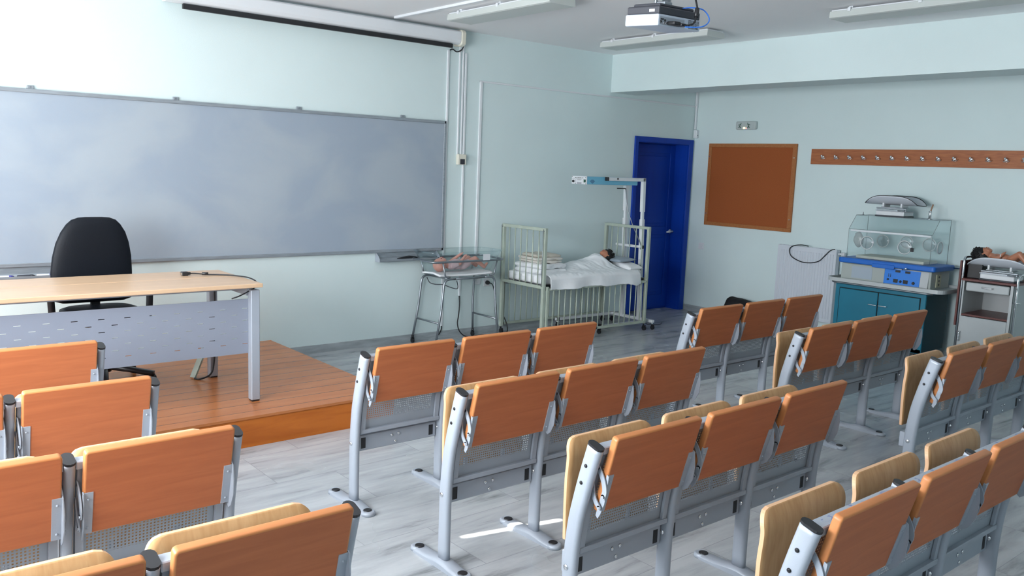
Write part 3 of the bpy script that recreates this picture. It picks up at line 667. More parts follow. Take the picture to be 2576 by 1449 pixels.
def mk_ply():
    q = MB(); q.use(M_ply).use(M_plyedge); q.use(M_ply)
    pr = catmull([(0, .160, .38), (0, .164, .50), (0, .164, .60), (0, .160, .655), (0, .159, .69), (0, .166, .722), (0, .179, .748)], 4)
    t = bmesh.new(); fr, bk = [], []; n = 16; x0, x1, rc = .036, .476, .045
    for p in pr:
        dz = max(0, rc-(.748-p.z)); ins = rc-math.sqrt(max(0, rc*rc-dz*dz)) if dz > 0 else 0
        fr.append([t.verts.new((x0+ins+(x1-x0-2*ins)*i/n, p.y, p.z)) for i in range(n+1)])
        bk.append([t.verts.new((x0+ins+(x1-x0-2*ins)*i/n, p.y+.013, p.z)) for i in range(n+1)])
    for G, fl in ((fr, 0), (bk, 1)):
        for A, B in zip(G, G[1:]):
            for i in range(n): f = t.faces.new((A[i], A[i+1], B[i+1], B[i]) if not fl else (A[i], B[i], B[i+1], A[i+1])); f.smooth = True
    for k in range(len(pr)-1):
        for i in (0, n): f = t.faces.new((fr[k][i], fr[k+1][i], bk[k+1][i], bk[k][i])); f.material_index = 1
    for k in (0, -1):
        for i in range(n): f = t.faces.new((fr[k][i], fr[k][i+1], bk[k][i+1], bk[k][i])); f.material_index = 1
    bmesh.ops.recalc_face_normals(t, faces=t.faces); q._add(t); return q
for j in range(4):
    p = add('post', mk_postX, M_grey, bench, (j*P_, 0, 0), 'post')
    add('post_cap', mk_cap, M_blk, p, (0, 0, 0), 'cap')
    for z in (.705, .641): add('screw', mk_screw, M_blk, p, (-.017, yc(z)+.004, z), 'screw')
    add('bolt', mk_bolt, M_chrome, p, (-.017, .095, .318), 'bolt')
    f = add('foot', mk_foot, M_grey, bench, (j*P_, 0, 0), 'foot')
    for y in (-.042, .276): add('foot_plug', mk_fcap, M_blk, f, (0, y, 0), 'fcap')
def mk_rail(): q = MB(); q.box(.0172, P_-.0172, -.022, .026, .748, .774, .003, 1); return q
for j in range(3):
    x = j*P_
    tp = add('folding_table', mk_panel, None, bench, (x, 0, 0), 'panel')
    o1 = add('hinge_bracket', mk_bracket(-1), M_grey, tp, (.0305, 0, 0), 'brl'); o2 = add('hinge_bracket', mk_bracket(1), M_grey, tp, (.4805, 0, 0), 'brr')
    for sx, sg in ((.0235, -1), (.4835, 1)):
        add('hinge_arm', mk_arm1(0), M_grey, tp, (sx, 0, 0), 'arm1'); add('hinge_arm', mk_arm2(0), M_grey, tp, (sx+sg*.003, 0, 0), 'arm2')
    add('top_rail', mk_rail, M_grey, bench, (x, 0, 0), 'rail')
    bp_ = add('perforated_back', mk_sheet, M_perf, bench, (x, 0, 0), 'sheet')
    add('edge_frame', mk_sframe, M_grey, bp_, (0, 0, 0), 'sfr')
    bm_ = add('box_beam', mk_beam, M_grey, bench, (x, 0, 0), 'beam')
    for sx in (.052, .453): add('slot_plug', mk_slot, M_blk, bm_, (sx, .0975, .308), 'slot')
    if j >= 0:
        for sx, z in ((.215, .322), (.255, .324), (.236, .287)): add('screw', mk_bscrew, M_chrome, bm_, (sx, .097, z), 'bscrew')
    sp_ = add('seat_panel', mk_ply, None, bench, (x, 0, 0), 'ply')
    def mk_br(): q = MB(); q.box(.14, .16, .155, .172, .30, .43, .002, 1); q.box(.35, .37, .155, .172, .30, .43, .002, 1); return q
    add('seat_bracket', mk_br, M_grey, sp_, (0, 0, 0), 'sbr')
R0, RD = -3.269, .7816
XA, XB, XL = -6.468, -4.005, -7.4065-3*.508
GB = 'three-place desk benches in rows'
spots = [
 ('A', XA+.017, R0, True, 'seatless three-place desk bench facing the platform corner, first before the crib'),
 ('A', XA+.009, R0-RD, False, 'three-place desk bench directly behind the seatless one near the platform'),
 ('A', XA-.015, R0-2*RD, False, 'three-place desk bench beside the thin sun streak on the floor'),
 ('A', XA, R0-3*RD, False, 'nearest three-place desk bench of the centre block with ink scribbles on its rail'),
 ('B', XB-.018, R0, True, 'seatless three-place desk bench in front of the white radiator'),
 ('B', XB, R0-RD, False, 'three-place desk bench overlapping the teal incubator cabinet'),
 ('B', XB+.018, R0-2*RD, False, 'three-place desk bench in front of the bedside cabinet'),
 ('L', XL-.012, R0+RD, True, 'front desk bench right before the teaching desk, its tables just under the slotted panel'),
 ('L', XL-.010, R0, False, 'second desk bench from the teaching desk, beside the platform fascia'),
 ('L', XL+.012, R0-RD, False, 'third desk bench back from the teaching desk, next to the open aisle'),
 ('L', XL+.007, R0-2*RD-.006, False, 'nearest desk bench of the teaching desk block, cut by the bottom edge'),
]
for blk, x, y, noseat, lab in spots:
    c = copy_tree(bench, None, ('seat_panel',) if noseat else ())
    c.location = (x, y, 0); c['label'] = lab; c['group'] = GB
    if blk == 'L': c.location.x = x; c.scale = (1.006, 1, 1)
    if 'scribbles' in lab:
        for ch in c.children:
            if ch.name.startswith('top_rail'): ch.data = ch.data.copy(); ch.data.materials[0] = M_ink_rail
def rm(o):
    for ch in list(o.children): rm(ch)
    bpy.data.objects.remove(o)
rm(bench)

# ------------------------------------------------------------------ right wall: cork board, hooks, exit light, switch, radiator
cb = thing('cork_board', 'brown cork notice board in an oak frame beside the blue door', 'notice board')
q = MB(); q.box(-.012, -.002, -1.40, -.27, 1.11, 2.02); q.build('cork', M_cork, cb)
q = MB(); Y0, Y1, Z0, Z1 = -1.43, -.242, 1.081, 2.054
q.box(-.022, 0, Y0, Y1, Z1-.042, Z1, .003, 1); q.box(-.022, 0, Y0, Y1, Z0, Z0+.042, .003, 1); q.box(-.022, 0, Y0, Y0+.05, Z0+.042, Z1-.042, .003, 1); q.box(-.022, 0, Y1-.045, Y1, Z0+.042, Z1-.042, .003, 1); fr = q.build('frame', M_corkfr, cb)
for y, z in ((-.264, 1.9), (-.264, 1.22), (-1.405, 1.9), (-1.405, 1.22)):
    q = MB(); q.lathe([(.007, -.022), (.005, -.025)], (0, y, z), 'x', 10); q.build('screw', M_chrome, fr)
rk = thing('coat_rack', 'long wooden coat rack with a row of metal hooks', 'coat rack')
q = MB(); q.box(-.02, 0, -4.3, -1.607, 1.838, 2.0, .002, 1); q.build('backboard', M_rackw, rk)
hk = None
for i in range(17):
    y = -1.755-.1514*i
    if y < -4.25: break
    if hk is None:
        q = MB(); q.lathe([(.010, -.020), (.010, -.023)], (0, 0, 1.916), 'x', 10); q.tube([(-.022, 0, 1.908), (-.045, 0, 1.900), (-.055, 0, 1.912)], .005, 8); q.ell((-.058, 0, 1.925), (.012, .012, .013), 2)
        q.tube([(-.022, -.028, 1.912), (-.034, -.02, 1.900), (-.034, 0, 1.896), (-.034, .02, 1.900), (-.022, .028, 1.912)], .0035, 6)
        hk = q.build('hook', M_chrome, rk); hk.location.y = y
    else: o = hk.copy(); COL.objects.link(o); o.parent = rk; o.location.y = y
el = thing('emergency_light', 'small emergency light with two green running figures and a glowing lamp', 'emergency light', (0, -.755, 2.26))
q = MB(); q.box(-.045, 0, -.137, .137, -.048, .048, .016, 3); q.build('housing', mat('emergency_housing', (.48, .54, .54), .3), el)
def runner(sgn, y0):
    q = MB(); x = -.0465
    def P(a, b): return (x, y0-sgn*a, b)
    q.cyl((x, y0-sgn*.012, .024), .006, .001, 'x', 10)
    for a, b2 in (((.006, .016), (-.006, -.010)), ((.004, .012), (.018, .004)), ((.0, .012), (-.016, .010)), ((-.016, .010), (-.020, 0)), ((-.006, -.010), (.006, -.016)), ((.006, -.016), (.006, -.032)), ((-.006, -.010), (-.012, -.026)), ((-.012, -.026), (-.024, -.028))):
        q.bar(P(*a), P(*b2), .0065, .003)
    return q.build('running_figure', M_green, el)
runner(1, .085-.012); runner(-1, -.04)
q = MB(); q.ell((-.046, .015, -.03), (.004, .016, .011), 2); q.build('lamp', M_glow, el)
q = MB(); q.ell((-.046, -.014, -.034), (.003, .006, .006), 2); q.build('indicator', M_glowr, el)
ls = thing('light_switch', 'white light switch plate between the blue door and the cork board', 'switch', (0, -.215, .815))
q = MB(); q.box(-.01, 0, -.04, .04, -.04, .04, .003, 1); q.build('faceplate', M_white, ls)
q = MB(); q.box(-.014, -.01, -.024, .024, -.026, .026, .002, 1); q.build('rocker', M_label, ls)
rd = thing('radiator', 'white ribbed panel radiator under the coat rack', 'radiator')
RY0, RY1, RZ0, RZ1 = -2.05, -1.345, .16, .945
q = MB(); q.box(-.10, -.094, RY0, RY1, RZ0, RZ1, .002, 1)
n = 20; wdt = (RY1-RY0-.05)/n
for i in range(n): y = RY0+.025+wdt*i; q.prism([(-.1, y+wdt*.12), (-.106, y+wdt*.3), (-.106, y+wdt*.7), (-.1, y+wdt*.88)], 'z', RZ0+.04, RZ1-.05)
q.build('front_panel', M_rad, rd)
q = MB(); q.box(-.094, -.035, RY0, RY0+.004, RZ0, RZ1); q.box(-.094, -.035, RY1-.004, RY1, RZ0, RZ1); q.box(-.045, -.035, RY0, RY1, RZ0, RZ1)
for i in range(14): q.box(-.094, -.04, RY0+.02+i*.049, RY0+.026+i*.049, RZ1-.012, RZ1-.002)
q.build('casing', M_rad, rd)
q = MB(); q.cyl((-.06, RY0-.05, RZ1-.04), .012, .05, 'y', 10); q.cyl((-.06, RY0-.075, RZ1-.04), .022, .03, 'y', 12); q.build('valve', M_white, rd)
for y in (RY0+.1, RY1-.13): q = MB(); q.box(-.035, -.001, y, y+.03, .3, .8); q.build('wall_bracket', M_rad, rd)
q = MB(); q.tube([(-.07, -1.70, .955), (-.085, -1.62, .962), (-.112, -1.54, .945), (-.116, -1.50, .90), (-.116, -1.53, .83), (-.116, -1.64, .785), (-.116, -1.75, .78), (-.116, -1.86, .81), (-.114, -1.93, .88), (-.11, -1.98, .935), (-.085, -2.02, .953)], .005, 8, smooth_path=7)
tag(q.build('black_cable', M_cable), 'black cable drooping in a loop over the radiator', 'cable')
q = MB(); q.grid(24, 14, lambda u, v: Vector((-.16+.10*math.cos(math.pi*v)*(1-.25*abs(2*u-1)**4) - .0, -1.155+.40*u, (.285-.03*(1-u)**2)*(math.sin(math.pi*v)**.45)*(1-abs(2*u-1)**12)**.5+.012*noise.noise(Vector((u*9, v*7, 0))))))
bag = q.build('black_bag', M_bag); tag(bag, 'slumped black bag on the floor against the wall beside the radiator', 'bag')

# ------------------------------------------------------------------ caster helper
def caster(mbk, x, y, z, r, top):
    mbk.cyl((x-.009, y, z), r, .018, 'x', 14); mbk.box(x-.014, x-.011, y-.012, y+.012, z-.004, top, .002, 1); mbk.box(x+.011, x+.014, y-.012, y+.012, z-.004, top, .002, 1); mbk.box(x-.014, x+.014, y-.014, y+.014, top-.004, top)
# ------------------------------------------------------------------ crib
cr_ = thing('hospital_crib', 'sage green metal hospital crib with barred ends', 'crib', (-2.3, -.41, 0))
def CR(mb_, name, mt, par=None):
    o = mb_.build(name, mt, par or cr_)
    if par is None: o.location = (2.3, .41, 0)
    return o
CX0, CX1, CY0, CY1 = -3.035, -1.563, -.722, -.098
for x, ztop in ((CX0, 1.121), (CX1, 1.112)):
    q = MB()
    for y in (CY0, CY1):
        q.box(x-.016, x+.016, y-.016, y+.016, .075, ztop, .002, 1)
    q.box(x-.014, x+.014, CY0, CY1, ztop-.03, ztop, .003, 1); q.box(x-.012, x+.012, CY0, CY1, .535, .565, .002, 1); CR(q, 'end_frame', M_sage)
    for i in range(6):
        y = CY0+(CY1-CY0)*(i+1)/7; q = MB(); q.cyl((x, y, .56), .006, ztop-.585, 'z', 8); CR(q, 'end_bar', M_sage)
    for y in (CY0, CY1):
        q = MB(); q.cyl((x+.03*(-1 if x < -2 else 1), y, .56), .003, ztop-.57, 'z', 6); q.tube([(x+.03*(-1 if x < -2 else 1), y, ztop-.03), (x, y, ztop-.03)], .003, 6); CR(q, 'guide_rod', M_steel)
        q = MB(); caster(q, x, y-.01, .026, .026, .055); q.cyl((x, y, .05), .008, .03, 'z', 8); CR(q, 'caster', M_blk)
for y, off in ((CY0, -.022), (CY1, .014)):
    yy = y+off; q = MB(); x0, x1 = CX0+.035, CX1-.02
    q.box(x0, x1, yy-.010, yy+.010, .52, .545, .002, 1); q.box(x0, x1, yy-.010, yy+.010, .085, .11, .002, 1)
    q.box(x0-.012, x0+.012, yy-.010, yy+.010, .085, .56, .002, 1); q.box(x1-.012, x1+.012, yy-.010, yy+.010, .085, .56, .002, 1); CR(q, 'side_rail', M_sage)
    for i in range(17):
        x = x0+(x1-x0)*(i+1)/18; q = MB(); q.cyl((x, yy, .1), .006, .43, 'z', 8); CR(q, 'side_bar', M_sage)
q = MB(); q.box(CX0+.017, CX1-.017, CY0+.02, CY1-.02, .545, .562); q.box(CX0+.017, CX1-.017, CY0+.02, CY0+.045, .515, .562); q.box(CX0+.017, CX1-.017, CY1-.045, CY1-.02, .515, .562); CR(q, 'mattress_base', M_steel)
q = MB(); q.box(CX0+.03, CX1-.03, CY0+.035, CY1-.03, .564, .655, .03, 4); tag(q.build('crib_mattress', M_sheet), 'white covered mattress inside the hospital crib', 'mattress')
# pillow shapes
def pillow(name, lab, cat, mt, c, sz, M=Matrix(), seed=0):
    q = MB(); t = bmesh.new(); n = 18
    def P(u, v, s):
        a, b2 = 2*u-1, 2*v-1; e_ = (1-a**4)*(1-b2**4); hgt = s*sz[2]*max(0, e_)**.5*(.9+.12*noise.noise(Vector((u*3+seed, v*3, s))))
        pin = 1-.06*(1-abs(a)**2)*abs(b2)**3
        return (sz[0]*a*(1-.05*(1-b2*b2)), sz[1]*b2*pin, hgt)
    for s in (1, -1):
        V = [[t.verts.new(P(i/n, j/n, s)) for j in range(n+1)] for i in range(n+1)]
        for i in range(n):
            for j in range(n): t.faces.new((V[i][j], V[i+1][j], V[i+1][j+1], V[i][j+1])).smooth = True
    bmesh.ops.remove_doubles(t, verts=t.verts, dist=.0005); bmesh.ops.recalc_face_normals(t, faces=t.faces)
    q._add(t, Matrix.Translation(c) @ M); return tag(q.build(name, mt), lab, cat)
pillow('pillow', 'white pillow at the head of the crib', 'pillow', M_sheet, (-1.695, -.455, .695), (.105, .25, .042), rotM('X', 6), 1)
M_sat = mat('grey_satin', (.30, .36, .42), .35, bump=.4, bscale=50)
pillow('pillow', 'small grey satin cushion under the dark-haired crib doll', 'cushion', M_sat, (-1.745, -.42, .748), (.13, .20, .026), rotM('Y', -2), 5)
# folded blankets
def folded(lab, c, sx, sy, h, mt, n, seed, yaw=0):
    q = MB(); z = 0
    for i in range(n):
        hh = h/n; s_ = seed+i
        def fn(u, v, z=z, hh=hh, s_=s_):
            a = 2*math.pi*v; k = max(0, 1-abs(2*u-1)**10)**.5; wob = (.013*noise.noise(Vector((u*3.5+s_, 1.3*math.sin(a), s_*.3)))+.006*noise.noise(Vector((u*11+s_, 3*math.sin(a), s_))))*k
            return Vector(((2*u-1)*sx*(1-.02*(s_ % 3)), (sy-.012*(1-k))*math.copysign(abs(math.cos(a))**.35, math.cos(a))*(1-.03*(s_ % 2))+wob, z+hh*.5+k*hh*.5*math.copysign(abs(math.sin(a))**.3, math.sin(a))+wob*.6))
        t = MB(); t.grid(26, 28, fn)
        bmesh.ops.remove_doubles(t.bm, verts=t.bm.verts, dist=.0002); bmesh.ops.recalc_face_normals(t.bm, faces=t.bm.faces)
        q._add(t.bm, None, True); z += hh*.96
    o = q.build('folded_blanket', mt); o.location = c; o.rotation_euler = (0, 0, yaw); return tag(o, lab, 'blanket', 'folded blankets at the foot of the crib')
folded('thick white folded blanket at the bottom of the stack in the crib', (-2.775, -.38, .652), .195, .19, .10, M_sheet, 2, 3, .08)
folded('cream folded blanket in the middle of the stack in the crib', (-2.765, -.36, .750), .170, .16, .06, mat('cream_cotton', (.66, .63, .58), .9, bump=.4, bscale=60), 2, 11, -.06)
folded('beige folded blanket topmost of the stack in the crib', (-2.745, -.35, .806), .160, .14, .03, M_beige, 1, 23, -.10)
# sheet over the doll
def sheet(u, v):
    x = -2.97+1.25*u; L1 = .56
    s = v*.72
    hump = .125*math.exp(-((x+1.985)/.15)**2)+.03*math.exp(-((x+2.2)/.2)**2) + .055*math.exp(-((x+2.32)/.2)**2)
    if s < L1:
        y = -.16-s; k = math.exp(-((y+.40)/.15)**2)
        z = .664+hump*k+.010*noise.noise(Vector((x*5, y*4+x*2, 0)))+.007*abs(noise.noise(Vector((x*11+y*6, y*3-x, 2))))+.012*math.exp(-((y+.4+(x+2.1)*.8)/.03)**2)*k+.002
    else:
        t = s-L1; fl = .02*math.sin(x*16)+.018*noise.noise(Vector((x*5, 3, 1)))
        y = -.735-min(t, .03)*.5-.010-(t/.16)*(.012+fl*.7); z = .655-t*(.8+.25*noise.noise(Vector((x*3.1, 1, 7))))
        z -= .02*math.exp(-((x+1.8)/.06)**2)*(t/.16)
    z += .006*abs(noise.noise(Vector((x*18+y*9, y*7, 5))))+.004*noise.noise(Vector((x*26, y*20, 9)))
    skew = .10*(v-.5)
    if u > .8: z -= (u-.8)*.06
    return Vector((x+skew*(u-.3), y, z))
q = MB(); q.grid(150, 80, sheet, .003); tag(q.build('bed_sheet', M_sheet), 'white sheet covering the crib doll and draping over the mattress edge', 'sheet')

# ------------------------------------------------------------------ dolls
def limb(q, pts, radii):
    for (a, b2), (ra, rb) in zip(zip(pts, pts[1:]), zip(radii, radii[1:])):
        a, b2 = Vector(a), Vector(b2); n = max(2, int((b2-a).length/.007))
        for i in range(n+1): t = i/n; p = a.lerp(b2, t); r = ra+(rb-ra)*t; q.ell(p, (r, r, r), 2)
def remesh(o, vox, it=4):
    m_ = o.modifiers.new('r', 'REMESH'); m_.mode = 'VOXEL'; m_.voxel_size = vox; m_.use_smooth_shade = True
    s_ = o.modifiers.new('s', 'SMOOTH'); s_.factor = .5; s_.iterations = it
def doll(name, lab, M, skin, hair, pose, clothes=None):
    """local frame: lying on its back, head at origin, body towards +x, up +z, right side -y"""
    t = thing(name, lab, 'doll'); t.matrix_world = M
    q = MB()
    q.ell((0, 0, 0), (.064, .056, .060), 3); q.ell((.012, 0, .016), (.050, .049, .048), 3)       # skull and face
    q.ell((.035, 0, .040), (.028, .036, .022), 2); q.ell((.046, 0, .046), (.014, .016, .012), 2)      # cheeks/chin
    for s in (-1, 1): q.ell((.026, s*.024, .046), (.016, .014, .014), 2); q.ell((.008, s*.055, .004), (.013, .007, .011), 2)
    q.ell((.012, 0, .064), (.007, .007, .008), 2)                      # nose
    q.ell((.027, .0, .060), (.005, .012, .005), 1)                     # lips
    limb(q, [(.045, 0, .0), (.085, 0, -.006)], [.026, .028])
    q.ell((.115, 0, -.008), (.045, .058, .034), 3); q.ell((.17, 0, -.004), (.060, .054, .038), 3); q.ell((.225, 0, -.008), (.042, .056, .036), 3)
    for s, (e_, h_) in zip((-1, 1), pose['arms']):
        sh_ = (.10, s*.055, -.004); limb(q, [sh_, e_, h_], [.021, .018, .0125])
        hd = Vector(h_); dr = (Vector(h_)-Vector(e_)).normalized(); sd = dr.cross(Vector((0, 0, 1))).normalized() if abs(dr.z) < .95 else Vector((0, 1, 0))
        pc = hd+dr*.014; q.ell(pc, (.015, .013, .011), 2)
        for k in range(4):
            b0 = pc+sd*(.0085-.0057*k)+dr*.008; lg = (.016, .020, .019, .015)[k]; limb(q, [b0, b0+dr*lg*.6, b0+dr*lg*.95+Vector((0, 0, -.004))], [.0042, .0038, .0032])
        b0 = pc+sd*.011; limb(q, [b0, b0+sd*.008+dr*.008], [.0045, .0036])
    for s, (k_, f_) in zip((-1, 1), pose['legs']):
        hp = (.235, s*.032, -.006); limb(q, [hp, k_, f_], [.034, .026, .016])
        fd = Vector(pose.get('toe', (.0, 0, .035))); p0 = Vector(f_); limb(q, [p0, p0+fd*.5, p0+fd], [.015, .014, .011])
        sd = Vector((0, 1, 0))
        for k in range(5): b0 = p0+fd*1.02+sd*(.009-.0045*k); q.ell(b0, (.0045, .004, .0045), 1)
    body = q.build('body', skin, t); remesh(body, .0034)
    # eyes and mouth
    for s in (-1, 1):
        e_ = MB(); e_.ell((.0, s*.021, .0605), (.0035, .008, .0030), 2); e_.build('eye', M_hair, t)
    e_ = MB(); e_.ell((.029, 0, .0655), (.003, .010, .003), 2); e_.build('mouth', mat('doll_lips', (.45, .08, .08), .5), t)
    if hair:
        q = MB(); q.ell((-.022, 0, -.004), (.066, .068, .064), 3); q.ell((-.004, 0, -.018), (.062, .069, .056), 3); rr = random.Random(len(lab))
        for i in range(420):
            th = rr.uniform(0, 2*math.pi); cz = rr.uniform(-1, 1); sn = math.sqrt(1-cz*cz); d_ = Vector((cz, sn*math.cos(th), sn*math.sin(th)))
            if d_.x > .3 or (d_.z > .45 and d_.x > -.35): continue
            p0 = Vector((-.02, 0, -.008))+Vector((d_.x*.058, d_.y*.060, d_.z*.056)); tip = p0+(d_+Vector((rr.uniform(-.7, .7), rr.uniform(-.7, .7), rr.uniform(-.7, .7)))).normalized()*rr.uniform(.012, .034)
            q.sweep([p0, (p0+tip)/2+Vector((rr.uniform(-.003, .003), 0, 0)), tip], [(.0058*math.cos(a_), .0058*math.sin(a_)) for a_ in (0, 2.1, 4.2)])
        q.build('hair', M_hair, t)
    if clothes:
        q = MB(); q.ell((.12, 0, -.006), (.052, .064, .041), 3); q.ell((.175, 0, -.002), (.066, .062, .047), 3); q.ell((.232, 0, -.006), (.050, .066, .046), 3)
        for s, (e2, h2) in zip((-1, 1), pose['arms']): a_ = Vector((.10, s*.055, -.004)); limb(q, [a_, a_.lerp(Vector(e2), .6)], [.027, .024])
        for s, (k2, f2) in zip((-1, 1), pose['legs']): a_ = Vector((.235, s*.032, -.006)); limb(q, [a_, a_.lerp(Vector(k2), .35)], [.041, .035])
        o = q.build('romper', clothes, t); remesh(o, .005, 3)
    return t
doll('baby_doll', 'bald pink baby doll in a pale pink romper lying in the clear bassinet', Matrix.Translation((-3.895, -.215, .752)) @ Matrix.Scale(1.08, 4), M_skinp, False,
     dict(arms=[((.16, -.075, .012), (.225, -.05, .065)), ((.16, .075, .01), (.25, .05, .075))], legs=[((.345, -.05, .045), (.45, -.05, -.03)), ((.345, .05, .04), (.44, .06, -.03))], toe=(.03, 0, .03)),
     mat('pale_pink_knit', (.60, .44, .46), .9, bump=.8, bscale=120))
doll('baby_doll', 'dark-haired baby doll asleep under the white sheet in the crib', Matrix.Translation((-1.87, -.40, .785)) @ Rz(math.pi) @ rotM('Y', 14), M_skinb, True,
     dict(arms=[((.17, -.065, -.03), (.235, -.045, -.03)), ((.17, .065, -.03), (.235, .045, -.03))], legs=[((.33, -.03, -.03), (.42, -.03, -.05)), ((.33, .03, -.03), (.42, .03, -.05))], toe=(.01, 0, .015)))

# ------------------------------------------------------------------ bassinet
bs = thing('bassinet', 'clear acrylic baby bassinet on a tubular chrome stand', 'bassinet', (-3.7, -.22, 0))
def BS(mb_, name, mt, par=None):
    o = mb_.build(name, mt, par or bs)
    if par is None: o.location = (3.7, .22, 0)
    return o
LT = .64
legs = {'rl': ((-3.965, -.06), (-4.075, -.055)), 'fl': ((-3.945, -.40), (-4.057, -.415)), 'rr': ((-3.385, -.06), (-3.37, -.065)), 'fr': ((-3.40, -.40), (-3.362, -.46))}
def foot_leg(k, other):
    (tx, ty), (bx, by) = legs[k]; ox = tx+(.10 if k[1] == 'l' else -.10)
    q = MB(); q.tube(round_path([(ox, ty, LT), (tx-.02*(1 if k[1] == 'l' else -1), ty, LT), ((tx+bx)/2, (ty+by)/2, .34), (bx, by, .055)], .06), .011, 10); o = BS(q, 'leg', M_steel)
    q = MB(); caster(q, bx, by, .022, .022, .05); q.cyl((bx, by, .045), .013, .03, 'z', 10); q.build('caster', M_blk, o)
for k in legs: foot_leg(k, None)
q = MB()
for a, b2 in ((('rl'), ('fl')), (('rr'), ('fr'))):
    P1, P2 = legs[a], legs[b2]; f_k = .66
    A = Vector((P1[0][0]*(1-f_k)+P1[1][0]*f_k, P1[0][1]*(1-f_k)+P1[1][1]*f_k, .235)); B = Vector((P2[0][0]*(1-f_k)+P2[1][0]*f_k, P2[0][1]*(1-f_k)+P2[1][1]*f_k, .235)); q.tube([A, B], .009, 8)
    q.tube([(P1[0][0]+(.05 if a[1] == 'l' else -.05), P1[0][1], LT), (P2[0][0]+(.05 if a[1] == 'l' else -.05), P2[0][1], LT)], .009, 8)
for y in (-.06, -.40): q.tube([(-3.90, y, LT), (-3.44, y, LT)], .011, 8)
BS(q, 'stand_frame', M_steel)
ring = round_path([(-4.10, -.405, .800), (-3.265, -.405, .800), (-3.265, -.03, .808), (-4.10, -.03, .808)], .07, True)
q = MB(); q.tube(ring, .010, 10, True)
for x, y in ((-3.955, -.40), (-3.39, -.40), (-3.955, -.04), (-3.39, -.04)):
    s = 1 if x < -3.7 else -1
    q.tube(round_path([(x+.05*s, y, LT+.016), (x, y, LT+.016), (x-.035*s, y, .80)], .03), .008, 8)
BS(q, 'basket_ring', M_steel)
def tub(u, v):
    k = v; hx = .31+.115*k**1.2; hy = .135+.062*k; a = 2*math.pi*u; c, d_ = math.cos(a), math.sin(a); ex = .35
    return Vector((-3.685+hx*math.copysign(abs(c)**ex, c), -.218+hy*math.copysign(abs(d_)**ex, d_), .665+.222*k))
q = MB(); q.grid(64, 10, tub, .003)
rim = [tub(i/64, 1) for i in range(64)]; q.tube(rim, .005, 6, True)
q.box(-3.97, -3.40, -.34, -.095, .6625, .6655); BS(q, 'clear_tub', M_acr)
q = MB(); q.box(-3.545, -3.463, -.4255, -.4235, .805, .862, 0); cdo = BS(q, 'name_card', M_label)
def pad(u, v): return Vector((-4.0+.62*u, -.37+.29*v, .672+.012*math.sin(math.pi*v)+.008*abs(2*u-1)**3+.004*noise.noise(Vector((u*5, v*4, 2)))))
q = MB(); q.grid(40, 20, pad, .016); tag(q.build('bassinet_pad', M_sheet), 'thin white pad on the bottom of the clear bassinet', 'mattress pad')
q = MB(); q.tube([(-3.93, -.06, .62), (-3.91, -.08, .57), (-3.87, -.12, .555), (-3.84, -.2, .56), (-3.82, -.3, .545), (-3.80, -.36, .54), (-3.79, -.37, .56), (-3.82, -.39, .62)], .004, 8, smooth_path=6)
tag(q.build('grey_cable', M_dk), 'thin grey cable hanging under the bassinet stand', 'cable')

# ------------------------------------------------------------------ phototherapy lamp
ph = thing('phototherapy_lamp', 'wheeled phototherapy lamp stand with a light blue hood above the crib', 'medical lamp', (-1.45, -.43, 0))
def PH(mb_, name, mt, par=None):
    o = mb_.build(name, mt, par or ph)
    if par is None: o.location = (1.45, .43, 0)
    return o
q = MB(); q.box(-1.468, -1.432, -.76, -.12, .075, .105, .002, 1); q.box(-2.31, -1.44, -.155, -.125, .075, .105, .002, 1); q.box(-2.17, -1.44, -.64, -.61, .060, .086, .002, 1); PH(q, 'base_frame', M_white)
for x, y in ((-2.29, -.14), (-2.15, -.626), (-1.45, -.14), (-1.45, -.745)):
    q = MB(); caster(q, x, y-.008, .024, .024, .055); o = PH(q, 'caster', M_blk); q = MB(); q.cyl((x, y, .05), .008, .025, 'z', 8); q.build('stem', M_chrome, o)
    q = MB(); q.box(x-.018, x+.018, y-.018, y+.018, .074, .106); 
    if x < -2: PH(q, 'end_plug', M_blk)
    else: q.bm.free()
LN = -.036
def ux(z): return -1.468+(z-.1)*LN
for y, top in ((-.319, 1.53), (-.566, 1.618)):
    q = MB(); q.bar((ux(.10), y, .10), (ux(1.18), y, 1.18), .040, .038); q.bar((ux(1.18), y, 1.18), (ux(1.26), y, 1.26), .028, .028); q.bar((ux(1.26), y, 1.26), (ux(top), y, top), .040, .038); PH(q, 'upright', M_white)
q = MB(); q.box(-2.07, -1.504, -.586, -.552, 1.583, 1.618, .002, 1); PH(q, 'hood_arm', M_white)
q = MB(); q.box(-2.095, -2.07, -.588, -.55, 1.581, 1.620, .002, 1); PH(q, 'arm_cap', M_blk)
q = MB(); q.cyl((-1.94, -.590, 1.604), .010, .004, 'y', 10); PH(q, 'arm_bolt', M_blk)
q = MB(); q.box(-1.532, -1.510, -.60, -.22, .872, .898, .002, 1); PH(q, 'crossbar', M_white)
q = MB(); q.box(-1.535, -1.507, -.615, -.598, .868, .902); PH(q, 'end_plug', M_blk)
q = MB(); q.cyl((-1.67, -.33, 1.50), .005, .14, 'x', 8); PH(q, 'clamp_handle', M_blk)
HX, HYa, HYb = -2.357, -.548, -.335
hood = MB(); hood.box(HX+.004, -1.59, HYa, HYb, 1.540, 1.618, .004, 1); hd_ = PH(hood, 'hood', M_ltblue)
q = MB(); q.box(HX, HX+.012, HYa-.001, HYb+.001, 1.538, 1.620, .002, 1); cp_ = PH(q, 'control_plate', M_label)
def hp(u, v): return (HX, HYb+(HYa-HYb)*u, 1.538+.082*(1-v))     # u,v on the plate seen from the front
y, z = hp(.135, .66)[1:]; q = MB(); q.lathe([(.013, 0), (.011, -.014)], (HX, y, z), 'x', 14); q.build('dimmer_knob', M_blk, cp_)
